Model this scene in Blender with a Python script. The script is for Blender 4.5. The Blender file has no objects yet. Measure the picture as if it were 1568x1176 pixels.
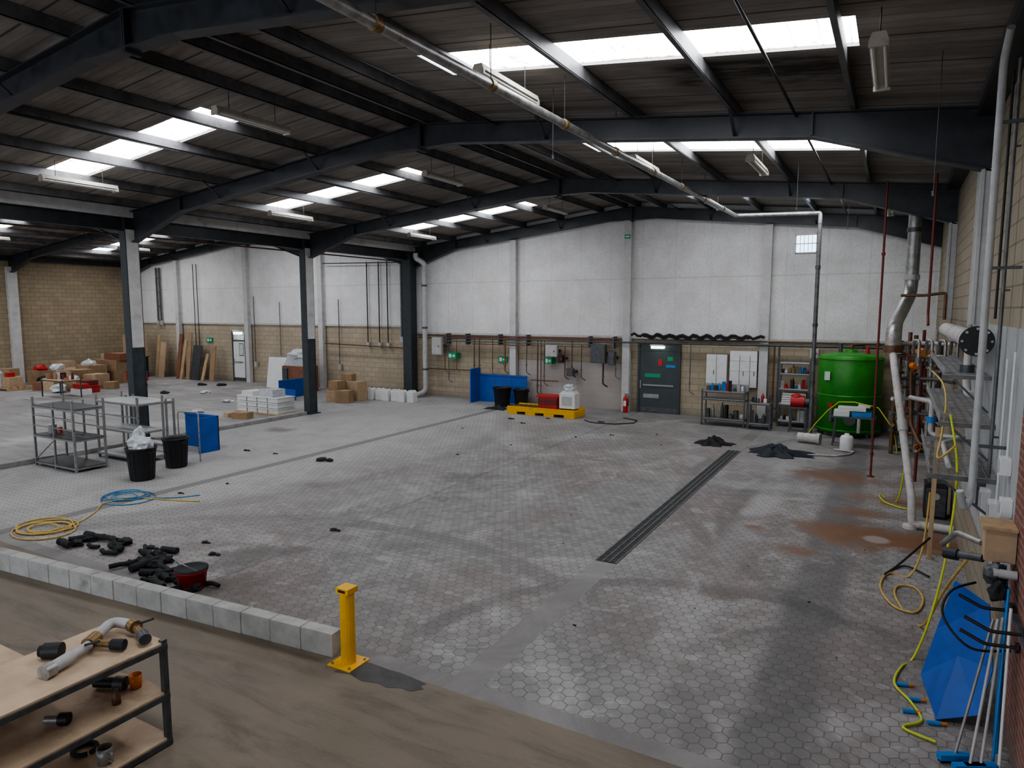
import bpy, bmesh, math, random
from mathutils import Vector, Matrix, Euler
random.seed(7)
RN=random.uniform
# ------------------------------------------------------------ node helpers
class N:
    def __init__(s,name):
        s.m=bpy.data.materials.new(name); s.m.use_nodes=True
        s.t=s.m.node_tree; s.t.nodes.clear()
        s.out=s.t.nodes.new('ShaderNodeOutputMaterial')
        s.b=s.t.nodes.new('ShaderNodeBsdfPrincipled')
        s.t.links.new(s.b.outputs[0],s.out.inputs[0])
    def put(s,sock,v):
        if v is None: return
        if isinstance(v,bpy.types.NodeSocket): s.t.links.new(v,sock)
        else:
            if sock.type=='RGBA' and len(v)==3: v=(*v,1)
            sock.default_value=v
    def M(s,op,a,b=None,c=None,clamp=False):
        n=s.t.nodes.new('ShaderNodeMath'); n.operation=op; n.use_clamp=clamp
        s.put(n.inputs[0],a); s.put(n.inputs[1],b); s.put(n.inputs[2],c); return n.outputs[0]
    def V(s,op,a,b=None,val=False):
        n=s.t.nodes.new('ShaderNodeVectorMath'); n.operation=op
        s.put(n.inputs[0],a); s.put(n.inputs[1],b)
        return n.outputs['Value'] if val else n.outputs[0]
    def obj(s):
        n=s.t.nodes.new('ShaderNodeTexCoord'); return n.outputs['Object']
    def xyz(s,v):
        n=s.t.nodes.new('ShaderNodeSeparateXYZ'); s.put(n.inputs[0],v); return n.outputs[0],n.outputs[1],n.outputs[2]
    def comb(s,x,y,z=0.0):
        n=s.t.nodes.new('ShaderNodeCombineXYZ'); s.put(n.inputs[0],x);s.put(n.inputs[1],y);s.put(n.inputs[2],z); return n.outputs[0]
    def noise(s,v,scale,detail=4,rough=.6,dist=0):
        n=s.t.nodes.new('ShaderNodeTexNoise'); s.put(n.inputs['Vector'],v)
        n.inputs['Scale'].default_value=scale; n.inputs['Detail'].default_value=detail
        n.inputs['Roughness'].default_value=rough; n.inputs['Distortion'].default_value=dist
        return n.outputs['Fac']
    def rng(s,v,a,b,c=0.,d=1.,smooth=True):
        n=s.t.nodes.new('ShaderNodeMapRange'); n.interpolation_type='SMOOTHSTEP' if smooth else 'LINEAR'
        s.put(n.inputs[0],v); n.inputs[1].default_value=a; n.inputs[2].default_value=b
        n.inputs[3].default_value=c; n.inputs[4].default_value=d; return n.outputs[0]
    def mix(s,f,a,b,mode='MIX'):
        n=s.t.nodes.new('ShaderNodeMix'); n.data_type='RGBA'; n.blend_type=mode
        s.put(n.inputs[0],f); s.put(n.inputs[6],a); s.put(n.inputs[7],b); return n.outputs[2]
    def bump(s,h,strength=.3,dist=.01):
        n=s.t.nodes.new('ShaderNodeBump'); n.inputs['Strength'].default_value=strength; n.inputs['Distance'].default_value=dist
        s.put(n.inputs['Height'],h); s.t.links.new(n.outputs[0],s.b.inputs['Normal'])
    def fin(s,col,rough=.6,metal=0.):
        s.put(s.b.inputs['Base Color'],col); s.put(s.b.inputs['Roughness'],rough); s.put(s.b.inputs['Metallic'],metal)
        return s.m
def mat(name,col,rough=.6,metal=0.,var=.18,scale=6.,dirt=None,dirtamt=.5,streak=False):
    n=N(name); v=n.obj()
    vv=n.V('MULTIPLY',v,(1,1,.25)) if streak else v
    a=n.noise(vv,scale,5,.65)
    lo=tuple(max(0,k*(1-var)) for k in col); hi=tuple(min(1,k*(1+var)) for k in col)
    c=n.mix(n.rng(a,.3,.7),lo,hi)
    if dirt:
        b=n.noise(vv,scale*.6,6,.7)
        c=n.mix(n.rng(b,.62-.2*dirtamt,.75),c,dirt)
    n.bump(a,.12,.004)
    return n.fin(c,n.rng(a,.2,.8,max(.05,rough-.08),min(1,rough+.08)),metal)
def emit(name,col,st):
    n=N(name); n.b.inputs['Emission Strength'].default_value=st
    a=n.noise(n.obj(),5.,3); c=n.mix(n.rng(a,.2,.8),tuple(k*.85 for k in col),col)
    n.put(n.b.inputs['Emission Color'],c); return n.fin(c,.5)
# ------------------------------------------------------------ mesh builder
class B:
    def __init__(s,name): s.n=name; s.v=[]; s.f=[]; s.mi=[]; s.mats=[]; s.sm=[]
    def add(s,vs,fs,m,smooth=False):
        if m not in s.mats: s.mats.append(m)
        k=s.mats.index(m); o=len(s.v)
        s.v+= [tuple(q) for q in vs]
        for f in fs: s.f.append(tuple(i+o for i in f)); s.mi.append(k); s.sm.append(smooth)
        return s
    def box(s,x0,x1,y0,y1,z0,z1,m):
        vs=[(x,y,z) for z in(z0,z1) for y in(y0,y1) for x in(x0,x1)]
        return s.add(vs,[(0,2,3,1),(4,5,7,6),(0,1,5,4),(2,6,7,3),(0,4,6,2),(1,3,7,5)],m)
    def obox(s,c,sz,m,rot=(0,0,0)):
        R=Euler(rot).to_matrix(); h=[k/2 for k in sz]
        vs=[Vector(c)+R@Vector((x*h[0],y*h[1],z*h[2])) for z in(-1,1) for y in(-1,1) for x in(-1,1)]
        return s.add(vs,[(0,2,3,1),(4,5,7,6),(0,1,5,4),(2,6,7,3),(0,4,6,2),(1,3,7,5)],m)
    def bar(s,p0,p1,w,h,m,up=(0,0,1)):
        p0=Vector(p0);p1=Vector(p1);d=(p1-p0).normalized();u=Vector(up)
        if abs(d.dot(u))>.99: u=Vector((0,1,0))
        sd=d.cross(u).normalized(); u=sd.cross(d)
        vs=[p+sd*a*w/2+u*b*h/2 for p in(p0,p1) for b in(-1,1) for a in(-1,1)]
        return s.add(vs,[(0,2,3,1),(4,5,7,6),(0,1,5,4),(2,6,7,3),(0,4,6,2),(1,3,7,5)],m)
    def tube(s,pts,r,m,n=8,r1=None,caps=True,closed=False):
        P=[Vector(p) for p in pts]; L=len(P)
        t=(P[1]-P[0]).normalized(); u=Vector((0,0,1))
        if abs(t.dot(u))>.95: u=Vector((1,0,0))
        u=(u-t*u.dot(t)).normalized(); vs=[]
        for i,p in enumerate(P):
            if i==0: tt=(P[1]-P[0])
            elif i==L-1: tt=(P[-1]-P[-2])
            else: tt=(P[i+1]-P[i]).normalized()+(P[i]-P[i-1]).normalized()
            if tt.length<1e-6: tt=t.copy()
            tt.normalize(); u=(u-tt*u.dot(tt)); 
            if u.length<1e-5: u=tt.orthogonal()
            u.normalize(); w=tt.cross(u)
            rr=r if r1 is None else r+(r1-r)*i/(L-1)
            for k in range(n):
                a=2*math.pi*k/n; vs.append(p+(u*math.cos(a)+w*math.sin(a))*rr)
        fs=[]
        for i in range(L-1):
            for k in range(n):
                k2=(k+1)%n; fs.append((i*n+k,i*n+k2,(i+1)*n+k2,(i+1)*n+k))
        s.add(vs,fs,m,True)
        if caps:
            s.add(vs[:n],[tuple(range(n))[::-1]],m); s.add(vs[-n:],[tuple(range(n))],m)
        return s
    def cyl(s,p0,p1,r,m,n=16,r1=None): return s.tube([p0,p1],r,m,n,r1)
    def bend(s,pts,r,m,n=10,br=None,k=5):
        br=br or r*2.2; P=[Vector(p) for p in pts]; o=[P[0]]
        for i in range(1,len(P)-1):
            a=(P[i-1]-P[i]); b=(P[i+1]-P[i]); q=min(br,a.length*.45,b.length*.45)
            A=P[i]+a.normalized()*q; C=P[i]+b.normalized()*q
            for j in range(k+1):
                t=j/k; o.append(A*(1-t)**2+P[i]*2*t*(1-t)+C*t*t)
        o.append(P[-1]); return s.tube(o,r,m,n)
    def lathe(s,c,prof,m,n=28):
        vs=[];fs=[]
        for r,z in prof:
            for k in range(n):
                a=2*math.pi*k/n; vs.append((c[0]+r*math.cos(a),c[1]+r*math.sin(a),c[2]+z))
        for i in range(len(prof)-1):
            for k in range(n):
                k2=(k+1)%n; fs.append((i*n+k,i*n+k2,(i+1)*n+k2,(i+1)*n+k))
        return s.add(vs,fs,m,True)
    def blob(s,c,r,m,j=.25,sub=2,flat=False):
        bm=bmesh.new(); bmesh.ops.create_icosphere(bm,subdivisions=sub,radius=1)
        vs=[]
        for v in bm.verts:
            q=v.co*(1+RN(-j,j)); vs.append((c[0]+q.x*r[0],c[1]+q.y*r[1],max(.004,c[2]+q.z*r[2]) if flat else c[2]+q.z*r[2]))
        s.add(vs,[tuple(x.index for x in f.verts) for f in bm.faces],m); bm.free(); return s
    def prism(s,poly,axis,a0,a1,m):
        def mk(p,a): return (a,p[0],p[1]) if axis=='x' else ((p[0],a,p[1]) if axis=='y' else (p[0],p[1],a))
        n=len(poly); vs=[mk(p,a0) for p in poly]+[mk(p,a1) for p in poly]
        fs=[tuple(range(n)),tuple(range(n,2*n))[::-1]]+[(i,i+n,(i+1)%n+n,(i+1)%n) for i in range(n)]
        return s.add(vs,fs,m)
    def done(s,bevel=0,origin=True,thick=0):
        o=Vector((0,0,0))
        if origin:
            xs=[v[0] for v in s.v];ys=[v[1] for v in s.v];zs=[v[2] for v in s.v]
            o=Vector(((min(xs)+max(xs))/2,(min(ys)+max(ys))/2,min(zs)))
        me=bpy.data.meshes.new(s.n); me.from_pydata([tuple(Vector(v)-o) for v in s.v],[],s.f)
        for m in s.mats: me.materials.append(m)
        me.polygons.foreach_set('material_index',s.mi); me.polygons.foreach_set('use_smooth',s.sm)
        bm=bmesh.new(); bm.from_mesh(me); bmesh.ops.recalc_face_normals(bm,faces=bm.faces); bm.to_mesh(me); bm.free()
        me.update()
        ob=bpy.data.objects.new(s.n,me); ob.location=o; bpy.context.collection.objects.link(ob)
        if thick:
            md=ob.modifiers.new('thick','SOLIDIFY'); md.thickness=thick; md.offset=0
        if bevel:
            md=ob.modifiers.new('bevel','BEVEL'); md.width=bevel; md.segments=2; md.limit_method='ANGLE'
        return ob
# ------------------------------------------------------------ materials
def tan_block(name,base,alt,mortar,axis,bw=.45,bh=.225,ms=.012,paint=None):
    n=N(name); v=n.obj(); x,y,z=n.xyz(v)
    h=x if axis=='x' else y
    cv=n.comb(h,z,0.)
    br=n.t.nodes.new('ShaderNodeTexBrick'); n.put(br.inputs['Vector'],cv)
    br.inputs['Scale'].default_value=1; br.inputs['Brick Width'].default_value=bw; br.inputs['Row Height'].default_value=bh
    br.inputs['Mortar Size'].default_value=ms; br.inputs['Mortar Smooth'].default_value=.2; br.inputs['Bias'].default_value=0
    n.put(br.inputs['Color1'],base); n.put(br.inputs['Color2'],alt); n.put(br.inputs['Mortar'],mortar)
    a=n.noise(v,1.3,5,.6); c=n.mix(n.rng(a,.3,.75,0,.45),br.outputs['Color'],tuple(k*.62 for k in base))
    fine=n.noise(v,40,3); c=n.mix(n.rng(fine,.35,.7,0,.25),c,tuple(k*.6 for k in base))
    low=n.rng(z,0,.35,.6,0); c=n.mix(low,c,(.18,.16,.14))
    if paint: c=paint(n,c,x,y,z)
    n.bump(br.outputs['Fac'],-.25,.01)
    return n.fin(c,.92)
def paint_back(n,c,x,y,z):
    m=n.M('MULTIPLY',n.rng(x,-14.0,-13.9),n.rng(x,-8.65,-8.55,1,0))
    m2=n.M('MULTIPLY',m,n.rng(z,1.75,1.8,1,0))
    c=n.mix(n.M('MULTIPLY',m2,.75),c,(.44,.40,.395))
    return c
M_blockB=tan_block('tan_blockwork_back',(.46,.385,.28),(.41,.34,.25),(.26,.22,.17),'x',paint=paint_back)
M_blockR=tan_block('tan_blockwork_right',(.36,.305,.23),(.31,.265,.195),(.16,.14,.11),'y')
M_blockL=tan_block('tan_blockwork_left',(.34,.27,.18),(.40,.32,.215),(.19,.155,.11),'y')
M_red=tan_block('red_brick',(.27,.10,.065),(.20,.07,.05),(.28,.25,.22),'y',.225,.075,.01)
def white_panels():
    n=N('white_wall_panels'); v=n.obj(); x,y,z=n.xyz(v)
    h=n.M('ADD',x,y)
    sx=n.M('ABSOLUTE',n.M('SUBTRACT',n.M('FRACT',n.M('MULTIPLY',h,1/1.24)),.5))
    line=n.rng(sx,.488,.497)
    hz=n.M('ABSOLUTE',n.M('SUBTRACT',z,4.95)); hl=n.rng(hz,.012,.03,1,0)
    L=n.M('MAXIMUM',line,hl)
    a=n.noise(v,.9,6,.65); b=n.noise(n.V('MULTIPLY',v,(3,3,.5)),1.6,5,.7)
    c=n.mix(n.rng(a,.3,.7),(.63,.615,.60),(.75,.74,.73))
    c=n.mix(n.rng(b,.5,.8,0,.4),c,(.48,.47,.45))
    f=n.noise(v,26,2,.5); c=n.mix(n.rng(f,.42,.7,0,.45),c,(.48,.475,.47))
    c=n.mix(n.M('MULTIPLY',L,.5),c,(.42,.415,.41))
    return n.fin(c,.85)
M_white=white_panels()
def ceiling_m():
    n=N('roof_liner_boards'); v=n.obj(); x,y,z=n.xyz(v)
    f=n.M('ABSOLUTE',n.M('SUBTRACT',n.M('FRACT',n.M('MULTIPLY',y,1.0)),.5)); l1=n.rng(f,.47,.492)
    g=n.M('ABSOLUTE',n.M('SUBTRACT',n.M('FRACT',n.M('MULTIPLY',y,5.0)),.5)); l2=n.rng(g,.36,.48)
    a=n.noise(n.V('MULTIPLY',v,(.5,2.2,1)),1.2,6,.7); b=n.noise(v,.35,3)
    c=n.mix(n.rng(a,.3,.72),(.19,.168,.148),(.36,.325,.295))
    c=n.mix(n.rng(b,.4,.7,0,.5),c,(.21,.195,.18))
    mo=n.M('MULTIPLY',n.M('MULTIPLY',n.rng(x,-3.4,-2.8),n.rng(x,-.9,-.3,1,0)),n.M('MULTIPLY',n.rng(y,9.3,9.6),n.rng(y,10.6,11.2,1,0)))
    c=n.mix(n.M('MULTIPLY',mo,n.rng(a,.4,.6,.2,1.)),c,(.03,.027,.022))
    c=n.mix(n.M('MULTIPLY',l2,.3),c,(.08,.075,.07)); c=n.mix(n.M('MULTIPLY',l1,.8),c,(.04,.038,.036))
    n.bump(n.M('ADD',l2,l1),-.4,.02)
    return n.fin(c,.85)
M_ceil=ceiling_m()
mids=[2.35,8.8,14.8,21.2]; HW=.47  # first rooflight row is out of view, added to brighten the foreground
SKY=16.
def skyl():
    n=N('rooflight_grp'); v=n.obj(); x,y,z=n.xyz(v)
    a=n.noise(n.V('MULTIPLY',v,(1.2,.8,1)),2.5,6,.7)
    g=n.M('ABSOLUTE',n.M('SUBTRACT',n.M('FRACT',n.M('MULTIPLY',x,3.2)),.5)); gl=n.rng(g,.43,.49,1,.45)
    d=None
    for m in mids:
        q=n.M('ABSOLUTE',n.M('SUBTRACT',y,m)); d=q if d is None else n.M('MINIMUM',d,q)
    edge=n.rng(n.M('ADD',d,n.M('MULTIPLY',n.M('SUBTRACT',a,.5),.3)),.36,.46,1.,.10)
    st=n.M('MULTIPLY',n.M('MULTIPLY',n.rng(a,.32,.5,.3,1.),gl),edge)
    c=n.mix(n.rng(st,.1,.6),(.80,.55,.34),(.92,.95,1.))
    n.put(n.b.inputs['Emission Color'],c); n.put(n.b.inputs['Emission Strength'],n.M('MULTIPLY',st,SKY))
    return n.fin((.7,.7,.7),.6)
M_sky=skyl()
def hexfloor():
    n=N('hexagonal_block_paving'); v=n.obj(); x,y,z=n.xyz(v)
    S=1/.147
    w=n.V('ADD',n.V('MULTIPLY',n.comb(x,y,0.),(S,S,0)),(200.,173.2,0.))
    r=(1.,1.7320508,1.); h=(.5,.8660254,0.)
    A=n.V('SUBTRACT',n.V('MODULO',w,r),h); C=n.V('SUBTRACT',n.V('MODULO',n.V('SUBTRACT',w,h),r),h)
    sel=n.M('LESS_THAN',n.V('DOT_PRODUCT',A,A,True),n.V('DOT_PRODUCT',C,C,True))
    mx=n.t.nodes.new('ShaderNodeMix'); mx.data_type='VECTOR'; n.put(mx.inputs[0],sel); n.put(mx.inputs[4],C); n.put(mx.inputs[5],A)
    gv=mx.outputs[1]; idv=n.V('SUBTRACT',w,gv); ag=n.V('ABSOLUTE',gv); ax,ay,az=n.xyz(ag)
    d=n.M('MAXIMUM',n.V('DOT_PRODUCT',ag,(.5,.8660254,0.),True),ax)
    joint=n.rng(d,.44,.49)
    rnd=n.noise(idv,3.71,1,.5)
    big=n.noise(v,.16,4,.6,.6); mid=n.noise(v,.7,6,.7,.8); fine=n.noise(v,9,6,.75)
    mid2=n.noise(n.V('ADD',v,(31.,7.,0.)),1.5,6,.75,1.5)
    c=n.mix(n.rng(rnd,.3,.7),(.185,.177,.17),(.24,.232,.226))
    pink=n.mix(n.rng(rnd,.3,.7),(.172,.147,.138),(.22,.193,.182))
    c=n.mix(n.rng(big,.42,.58),c,pink)
    dust=n.rng(mid,.46,.72,0,.85); c=n.mix(dust,c,(.37,.36,.352))
    scf=n.rng(mid2,.54,.68,0,.6); c=n.mix(scf,c,(.40,.392,.385))
    dk=n.rng(n.noise(v,.45,5,.7,1.2),.30,.47,.6,0); c=n.mix(dk,c,(.10,.094,.09))
    dk2=n.rng(mid2,.30,.42,.5,0); c=n.mix(dk2,c,(.095,.088,.083))
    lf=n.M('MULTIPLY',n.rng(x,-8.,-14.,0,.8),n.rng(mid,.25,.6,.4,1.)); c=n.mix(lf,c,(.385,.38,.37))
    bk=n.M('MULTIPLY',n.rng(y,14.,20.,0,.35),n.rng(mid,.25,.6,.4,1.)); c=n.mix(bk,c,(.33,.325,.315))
    def arc(cx,cy,R,wd,am,col,c):
        a=n.M('SUBTRACT',n.V('LENGTH',n.V('SUBTRACT',n.comb(x,y,0.),(cx,cy,0.)),None,True),R)
        t=n.M('MULTIPLY',n.rng(n.M('ABSOLUTE',a),wd*.4,wd,1,0),n.rng(mid,.4,.6,.1,am)); return n.mix(t,c,col)
    c=arc(3.5,13.5,6.1,.3,.6,(.09,.085,.083),c); c=arc(-7.,2.5,5.4,.28,.5,(.40,.395,.39),c); c=arc(-7.,2.5,6.5,.28,.5,(.11,.105,.10),c); c=arc(4.,3.,5.6,.3,.6,(.40,.39,.38),c)
    c=arc(-22,14,12.,.4,.4,(.12,.115,.11),c); c=arc(-4,24,9.,.5,.4,(.40,.39,.38),c); c=arc(-1.5,6,3.2,.2,.6,(.10,.095,.09),c); c=arc(5,16,9.,.2,.5,(.10,.095,.09),c)
    lane=n.M('MULTIPLY',n.rng(n.M('ABSOLUTE',n.M('ADD',x,.75)),.2,.45,1,0),n.rng(mid,.3,.6,.25,.75)); c=n.mix(lane,c,(.105,.102,.10))
    lane=n.M('MULTIPLY',n.rng(n.M('ABSOLUTE',n.M('ADD',x,2.1)),.1,.4,1,0),n.rng(mid,.35,.6,.0,.5)); c=n.mix(lane,c,(.37,.36,.355))
    c=n.mix(n.M('MULTIPLY',joint,n.rng(fine,.3,.7,.45,.8)),c,(.07,.066,.063))
    c=n.mix(n.rng(fine,.55,.75,0,.35),c,(.42,.41,.40)); c=n.mix(n.rng(fine,.28,.42,.4,0),c,(.09,.085,.08))
    s1=n.rng(n.M('ABSOLUTE',n.M('ADD',x,3.64)),.17,.19,1,0); s2=n.rng(n.M('ABSOLUTE',n.M('ADD',x,13.22)),.13,.16,.75,0)
    s3=n.rng(y,5.52,5.55,1,0); st=n.M('MAXIMUM',s1,s3)
    pc=n.mix(n.rng(mid,.3,.7),(.155,.147,.14),(.26,.25,.24)); c=n.mix(st,c,pc); c=n.mix(s2,c,(.13,.127,.124))
    s4=n.rng(n.M('ABSOLUTE',n.M('ADD',x,8.2)),.02,.05,.4,0); c=n.mix(s4,c,(.11,.105,.10))
    for (rx,ry,rr,am) in ((-.3,12.7,1.1,.9),(-1.0,17.0,1.2,.75),(.5,12.5,1.0,.95),(.2,15.2,.9,.75),(-2.0,12.2,.22,.66),(-1.2,11.3,.3,.7),(-.4,14.0,.6,.7),(-16.8,14.9,.6,.6),(-11,10.5,.6,.4),(-1.9,9.0,.5,.5),(-5.5,9.2,.6,.4),(-7.8,5.9,.7,.5),(-8.0,13.,.8,.3)):
        dd=n.V('LENGTH',n.V('MULTIPLY',n.V('SUBTRACT',n.comb(x,y,0.),(rx,ry,0.)),(.8,1.1,1)),None,True)
        dd=n.M('ADD',dd,n.M('MULTIPLY',n.M('SUBTRACT',mid,.5),rr*2.4))
        c=n.mix(n.rng(dd,rr*.1,rr*1.0,am,0),c,(.17,.075,.03) if am>.65 else (.09,.07,.056))
    for (rx,ry,rr) in ((-.1,12.5,.24),(-6.7,7.8,.13)):
        dd=n.V('LENGTH',n.V('SUBTRACT',n.comb(x,y,0.),(rx,ry,0.)),None,True); c=n.mix(n.rng(dd,rr*.6,rr,.55,0),c,(.38,.36,.34))
    n.bump(n.M('ADD',n.M('MULTIPLY',joint,-1.),n.M('MULTIPLY',fine,.6)),.18,.006)
    return n.fin(c,n.rng(mid,.3,.7,.62,.9))
M_hex=hexfloor()
def conc(name,a,b,sc=.5,rough=.5,pale=None):
    n=N(name); v=n.obj(); m1=n.noise(v,sc,6,.65,.5); m2=n.noise(n.V('MULTIPLY',v,(1,5,1)),.7,5,.7,.4); f=n.noise(v,30,3)
    c=n.mix(n.rng(m1,.3,.7),a,b); c=n.mix(n.rng(m2,.42,.72,0,.6),c,tuple(k*.5 for k in a))
    if pale: c=n.mix(n.rng(m1,.5,.7,0,.6),c,pale)
    c=n.mix(n.rng(f,.5,.8,0,.15),c,tuple(min(1,k*1.5) for k in b))
    n.bump(f,.08,.003)
    return n.fin(c,n.rng(m1,.3,.7,rough-.12,rough+.12))
M_brown=conc('brown_power_floated_concrete',(.145,.115,.083),(.21,.172,.13),.5,.62)
M_conc2=conc('dusty_aisle_concrete',(.23,.22,.21),(.33,.32,.31),.4,.7,(.43,.42,.41))
M_steel=mat('dark_blue_grey_painted_steel',(.026,.029,.034),.42,0,.3,3.)
M_steel_c=mat('column_dark_grey_paint',(.034,.042,.047),.6,0,.25,5.)
M_case=mat('column_pale_casing',(.50,.49,.48),.8,0,.1,4.,(.36,.34,.32),.3)
M_purl=mat('galvanised_purlin',(.14,.14,.145),.5,.3,.3,3.)
M_galv=mat('galvanised_pipe',(.34,.335,.325),.42,.7,.25,8.,(.22,.16,.10),.35)
M_gpipe=mat('dark_grey_steel_pipe',(.15,.15,.15),.45,.5,.25,6.)
M_pale=mat('pale_grey_steel',(.42,.42,.415),.5,.1,.1,6.,(.3,.27,.23),.2)
M_wpipe=mat('white_lagged_pipe',(.50,.48,.46),.6,0,.14,8.,(.30,.24,.17),.4)
M_batten=mat('fluorescent_batten_cream',(.42,.385,.32),.5,0,.12,4.,(.25,.2,.15),.3)
M_black=mat('black_plastic',(.013,.013,.015),.5,0,.4,8.)
M_rubber=mat('black_rubber_fabric',(.015,.016,.018),.8,0,.5,9.)
M_yel=mat('yellow_safety_paint',(.72,.39,.015),.5,0,.08,6.,(.35,.2,.04),.15)
M_yhose=mat('yellow_hose',(.52,.35,.09),.5,0,.15,10.)
M_lime=mat('lime_yellow_hose',(.48,.54,.04),.45,0,.1,10.)
M_blhose=mat('blue_hose',(.03,.17,.34),.5,0,.2,10.)
M_redp=mat('red_paint',(.42,.02,.02),.45,0,.15,8.)
M_redd=mat('dark_red_pipe_paint',(.15,.022,.018),.55,0,.2,8.)
M_blue=mat('blue_corrugated_plastic',(.012,.085,.36),.5,0,.15,3.)
M_blue2=mat('blue_handle_plastic',(.02,.19,.5),.4,0,.1,8.)
M_green=mat('green_tank_paint',(.035,.25,.02),.4,0,.15,2.5,(.02,.12,.02),.15)
M_gsign=mat('green_exit_sign',(.005,.28,.12),.4,0,.05,8.)
M_wplas=mat('white_plastic',(.66,.66,.65),.4,0,.06,6.)
M_card=mat('cardboard_brown',(.31,.205,.12),.85,0,.15,5.)
M_card2=mat('cardboard_light',(.42,.30,.19),.85,0,.12,5.)
M_wood=mat('pine_timber',(.40,.28,.16),.7,0,.2,7.,streak=True)
M_ply=mat('plywood_worktop',(.50,.375,.26),.65,0,.16,2.5,(.28,.195,.12),.45)
M_mdfred=mat('red_brown_board',(.21,.085,.05),.7,0,.2,4.)
M_frame=mat('grey_racking_steel',(.09,.095,.10),.45,.4,.25,10.)
M_alu=mat('brushed_steel_frame',(.30,.30,.295),.45,.6,.15,8.)
M_cblk=mat('pale_concrete_block',(.36,.355,.335),.9,0,.16,3.5,(.22,.205,.18),.35)
M_door=mat('grey_green_door',(.045,.057,.06),.5,0,.12,3.)
M_drain=mat('dark_drain_iron',(.04,.04,.04),.6,.4,.3,10.)
M_brass=mat('tarnished_brass',(.26,.175,.085),.45,.7,.3,14.)
M_orange=mat('orange_plastic',(.62,.18,.02),.45,0,.1,8.)
M_copper=mat('brown_copper_pipe',(.16,.09,.055),.5,.5,.25,8.)
M_glow=emit('window_daylight_blue',(.55,.78,1.),3.5)
M_lampw=emit('emergency_lamp_diffuser',(.8,1.,.9),4.)
M_bag=mat('clear_polythene_bag',(.5,.52,.54),.25,0,.14,12.)
M_lilac=mat('tarpaulin_dark_blue',(.015,.021,.031),.7,0,.5,8.)
M_stain=mat('dark_oily_patch',(.06,.055,.053),.6,0,.35,5.)
# ------------------------------------------------------------ shell
XR,XV,XL=1.06,-18.65,-39.9; YB,YN=24.4,-8.0
R1,R2=-8.6,-29.25; RZ1,RZ2=7.73,7.8; SL=.105
FR=[-7.6,-1.0,5.45,11.5,18.0,24.15]
def rz(x): return RZ1-SL*abs(x-R1) if x>XV else RZ2-SL*abs(x-R2)
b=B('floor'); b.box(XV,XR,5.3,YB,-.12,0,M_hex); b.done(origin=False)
b=B('floor_foreground'); b.box(XL,XR,YN,5.3,-.12,0,M_brown); b.done(origin=False)
b=B('floor_aisle'); b.box(XL,XV,5.3,YB,-.12,0,M_conc2); b.done(origin=False)
b=B('wall_back')
b.box(XV,XR,YB,YB+.25,0,2.8,M_blockB); b.box(XL,XV,YB,YB+.25,0,3.08,M_blockB)
for xa,xb in ((XL,R2),(R2,XV),(XV,R1),(R1,XR)):
    zb=2.8 if xa>=XV else 3.08
    b.prism([(xa,zb),(xb,zb),(xb,(rz(xb+.001) if xb==R1 or xb==R2 or xb==XR else rz(xb-.001))),(xa,rz(xa+.001))],'y',YB-.04,YB+.25,M_white)
b.done(origin=False)
b=B('wall_right')
b.box(XR,XR+.3,7.55,YB+.25,0,6.75,M_blockR); b.box(XR,XR+.3,YN,7.55,4.2,6.75,M_blockR)
b.done(origin=False)
b=B('wall_right_brickwork'); b.box(XR-.02,XR+.3,YN,7.55,0,4.2,M_red); b.done(origin=False)
b=B('trim_1'); b.box(XR-.015,XR,7.55,12.8,1.0,3.62,mat('grey_white_wall_paint',(.37,.38,.385),.7,0,.12,2.5,(.25,.24,.23),.3)); b.done(origin=False)
b=B('wall_left'); b.box(XL-.3,XL,YN,YB,0,6.9,M_blockL); b.done(origin=False)
for i,x in enumerate((-3.86,-8.75,-13.6,-24.3,-29.6,-35.3)):
    b=B('wind_post'); m=M_case
    b.box(x-.14,x+.14,YB-.28,YB-.075,0,rz(x)-.62,m); b.box(x-.17,x+.17,YB-.075,YB-.045,3.15,rz(x)-.62,M_white); b.done()
b=B('trim_2'); b.box(XV,XR,YB-.07,YB-.035,2.74,2.83,M_case); b.box(XL,XV,YB-.07,YB-.035,3.03,3.12,M_case); b.done(origin=False)
b=B('ceiling')
sky=B('window_rooflights')
def slope(xa,xb,s0,s1):
    def q(x0,x1,y0,y1,B_,m,dz=0):
        B_.add([(x0,y0,rz(x0)+dz),(x1,y0,rz(x1)+dz),(x1,y1,rz(x1)+dz),(x0,y1,rz(x0)+dz)],[(0,1,2,3)],m)
    e=1e-4
    xa+=e;xb-=e
    q(xa,s0,YN,YB+.2,b,M_ceil); q(s1,xb,YN,YB+.2,b,M_ceil)
    y=YN
    for mY in mids:
        q(s0,s1,y,mY-HW,b,M_ceil); q(s0,s1,mY-HW,mY+HW,sky,M_sky,.03); y=mY+HW
    q(s0,s1,y,YB+.2,b,M_ceil)
slope(R1,XR,-6.3,-.55); slope(XV,R1,-16.9,-11.2); slope(R2,XV,-27.,-21.); slope(XL,R2,-38.,-31.8)
b.done(origin=False); sky.done(origin=False)
b=B('roof_purlins')
for rx,lo,hi in ((R1,XV,XR),(R2,XL,XV)):
    for sgn in(-1,1):
        for off in (.25,1.2,2.85,4.5,6.2,7.9,9.45):
            x=rx+sgn*off; z=rz(x)
            b.box(x-.02,x+.02,YN,YB,z-.2,z-.005,M_purl); b.box(x-.045,x+.02,YN,YB,z-.205,z-.185,M_purl)
b.done(origin=False)
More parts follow.
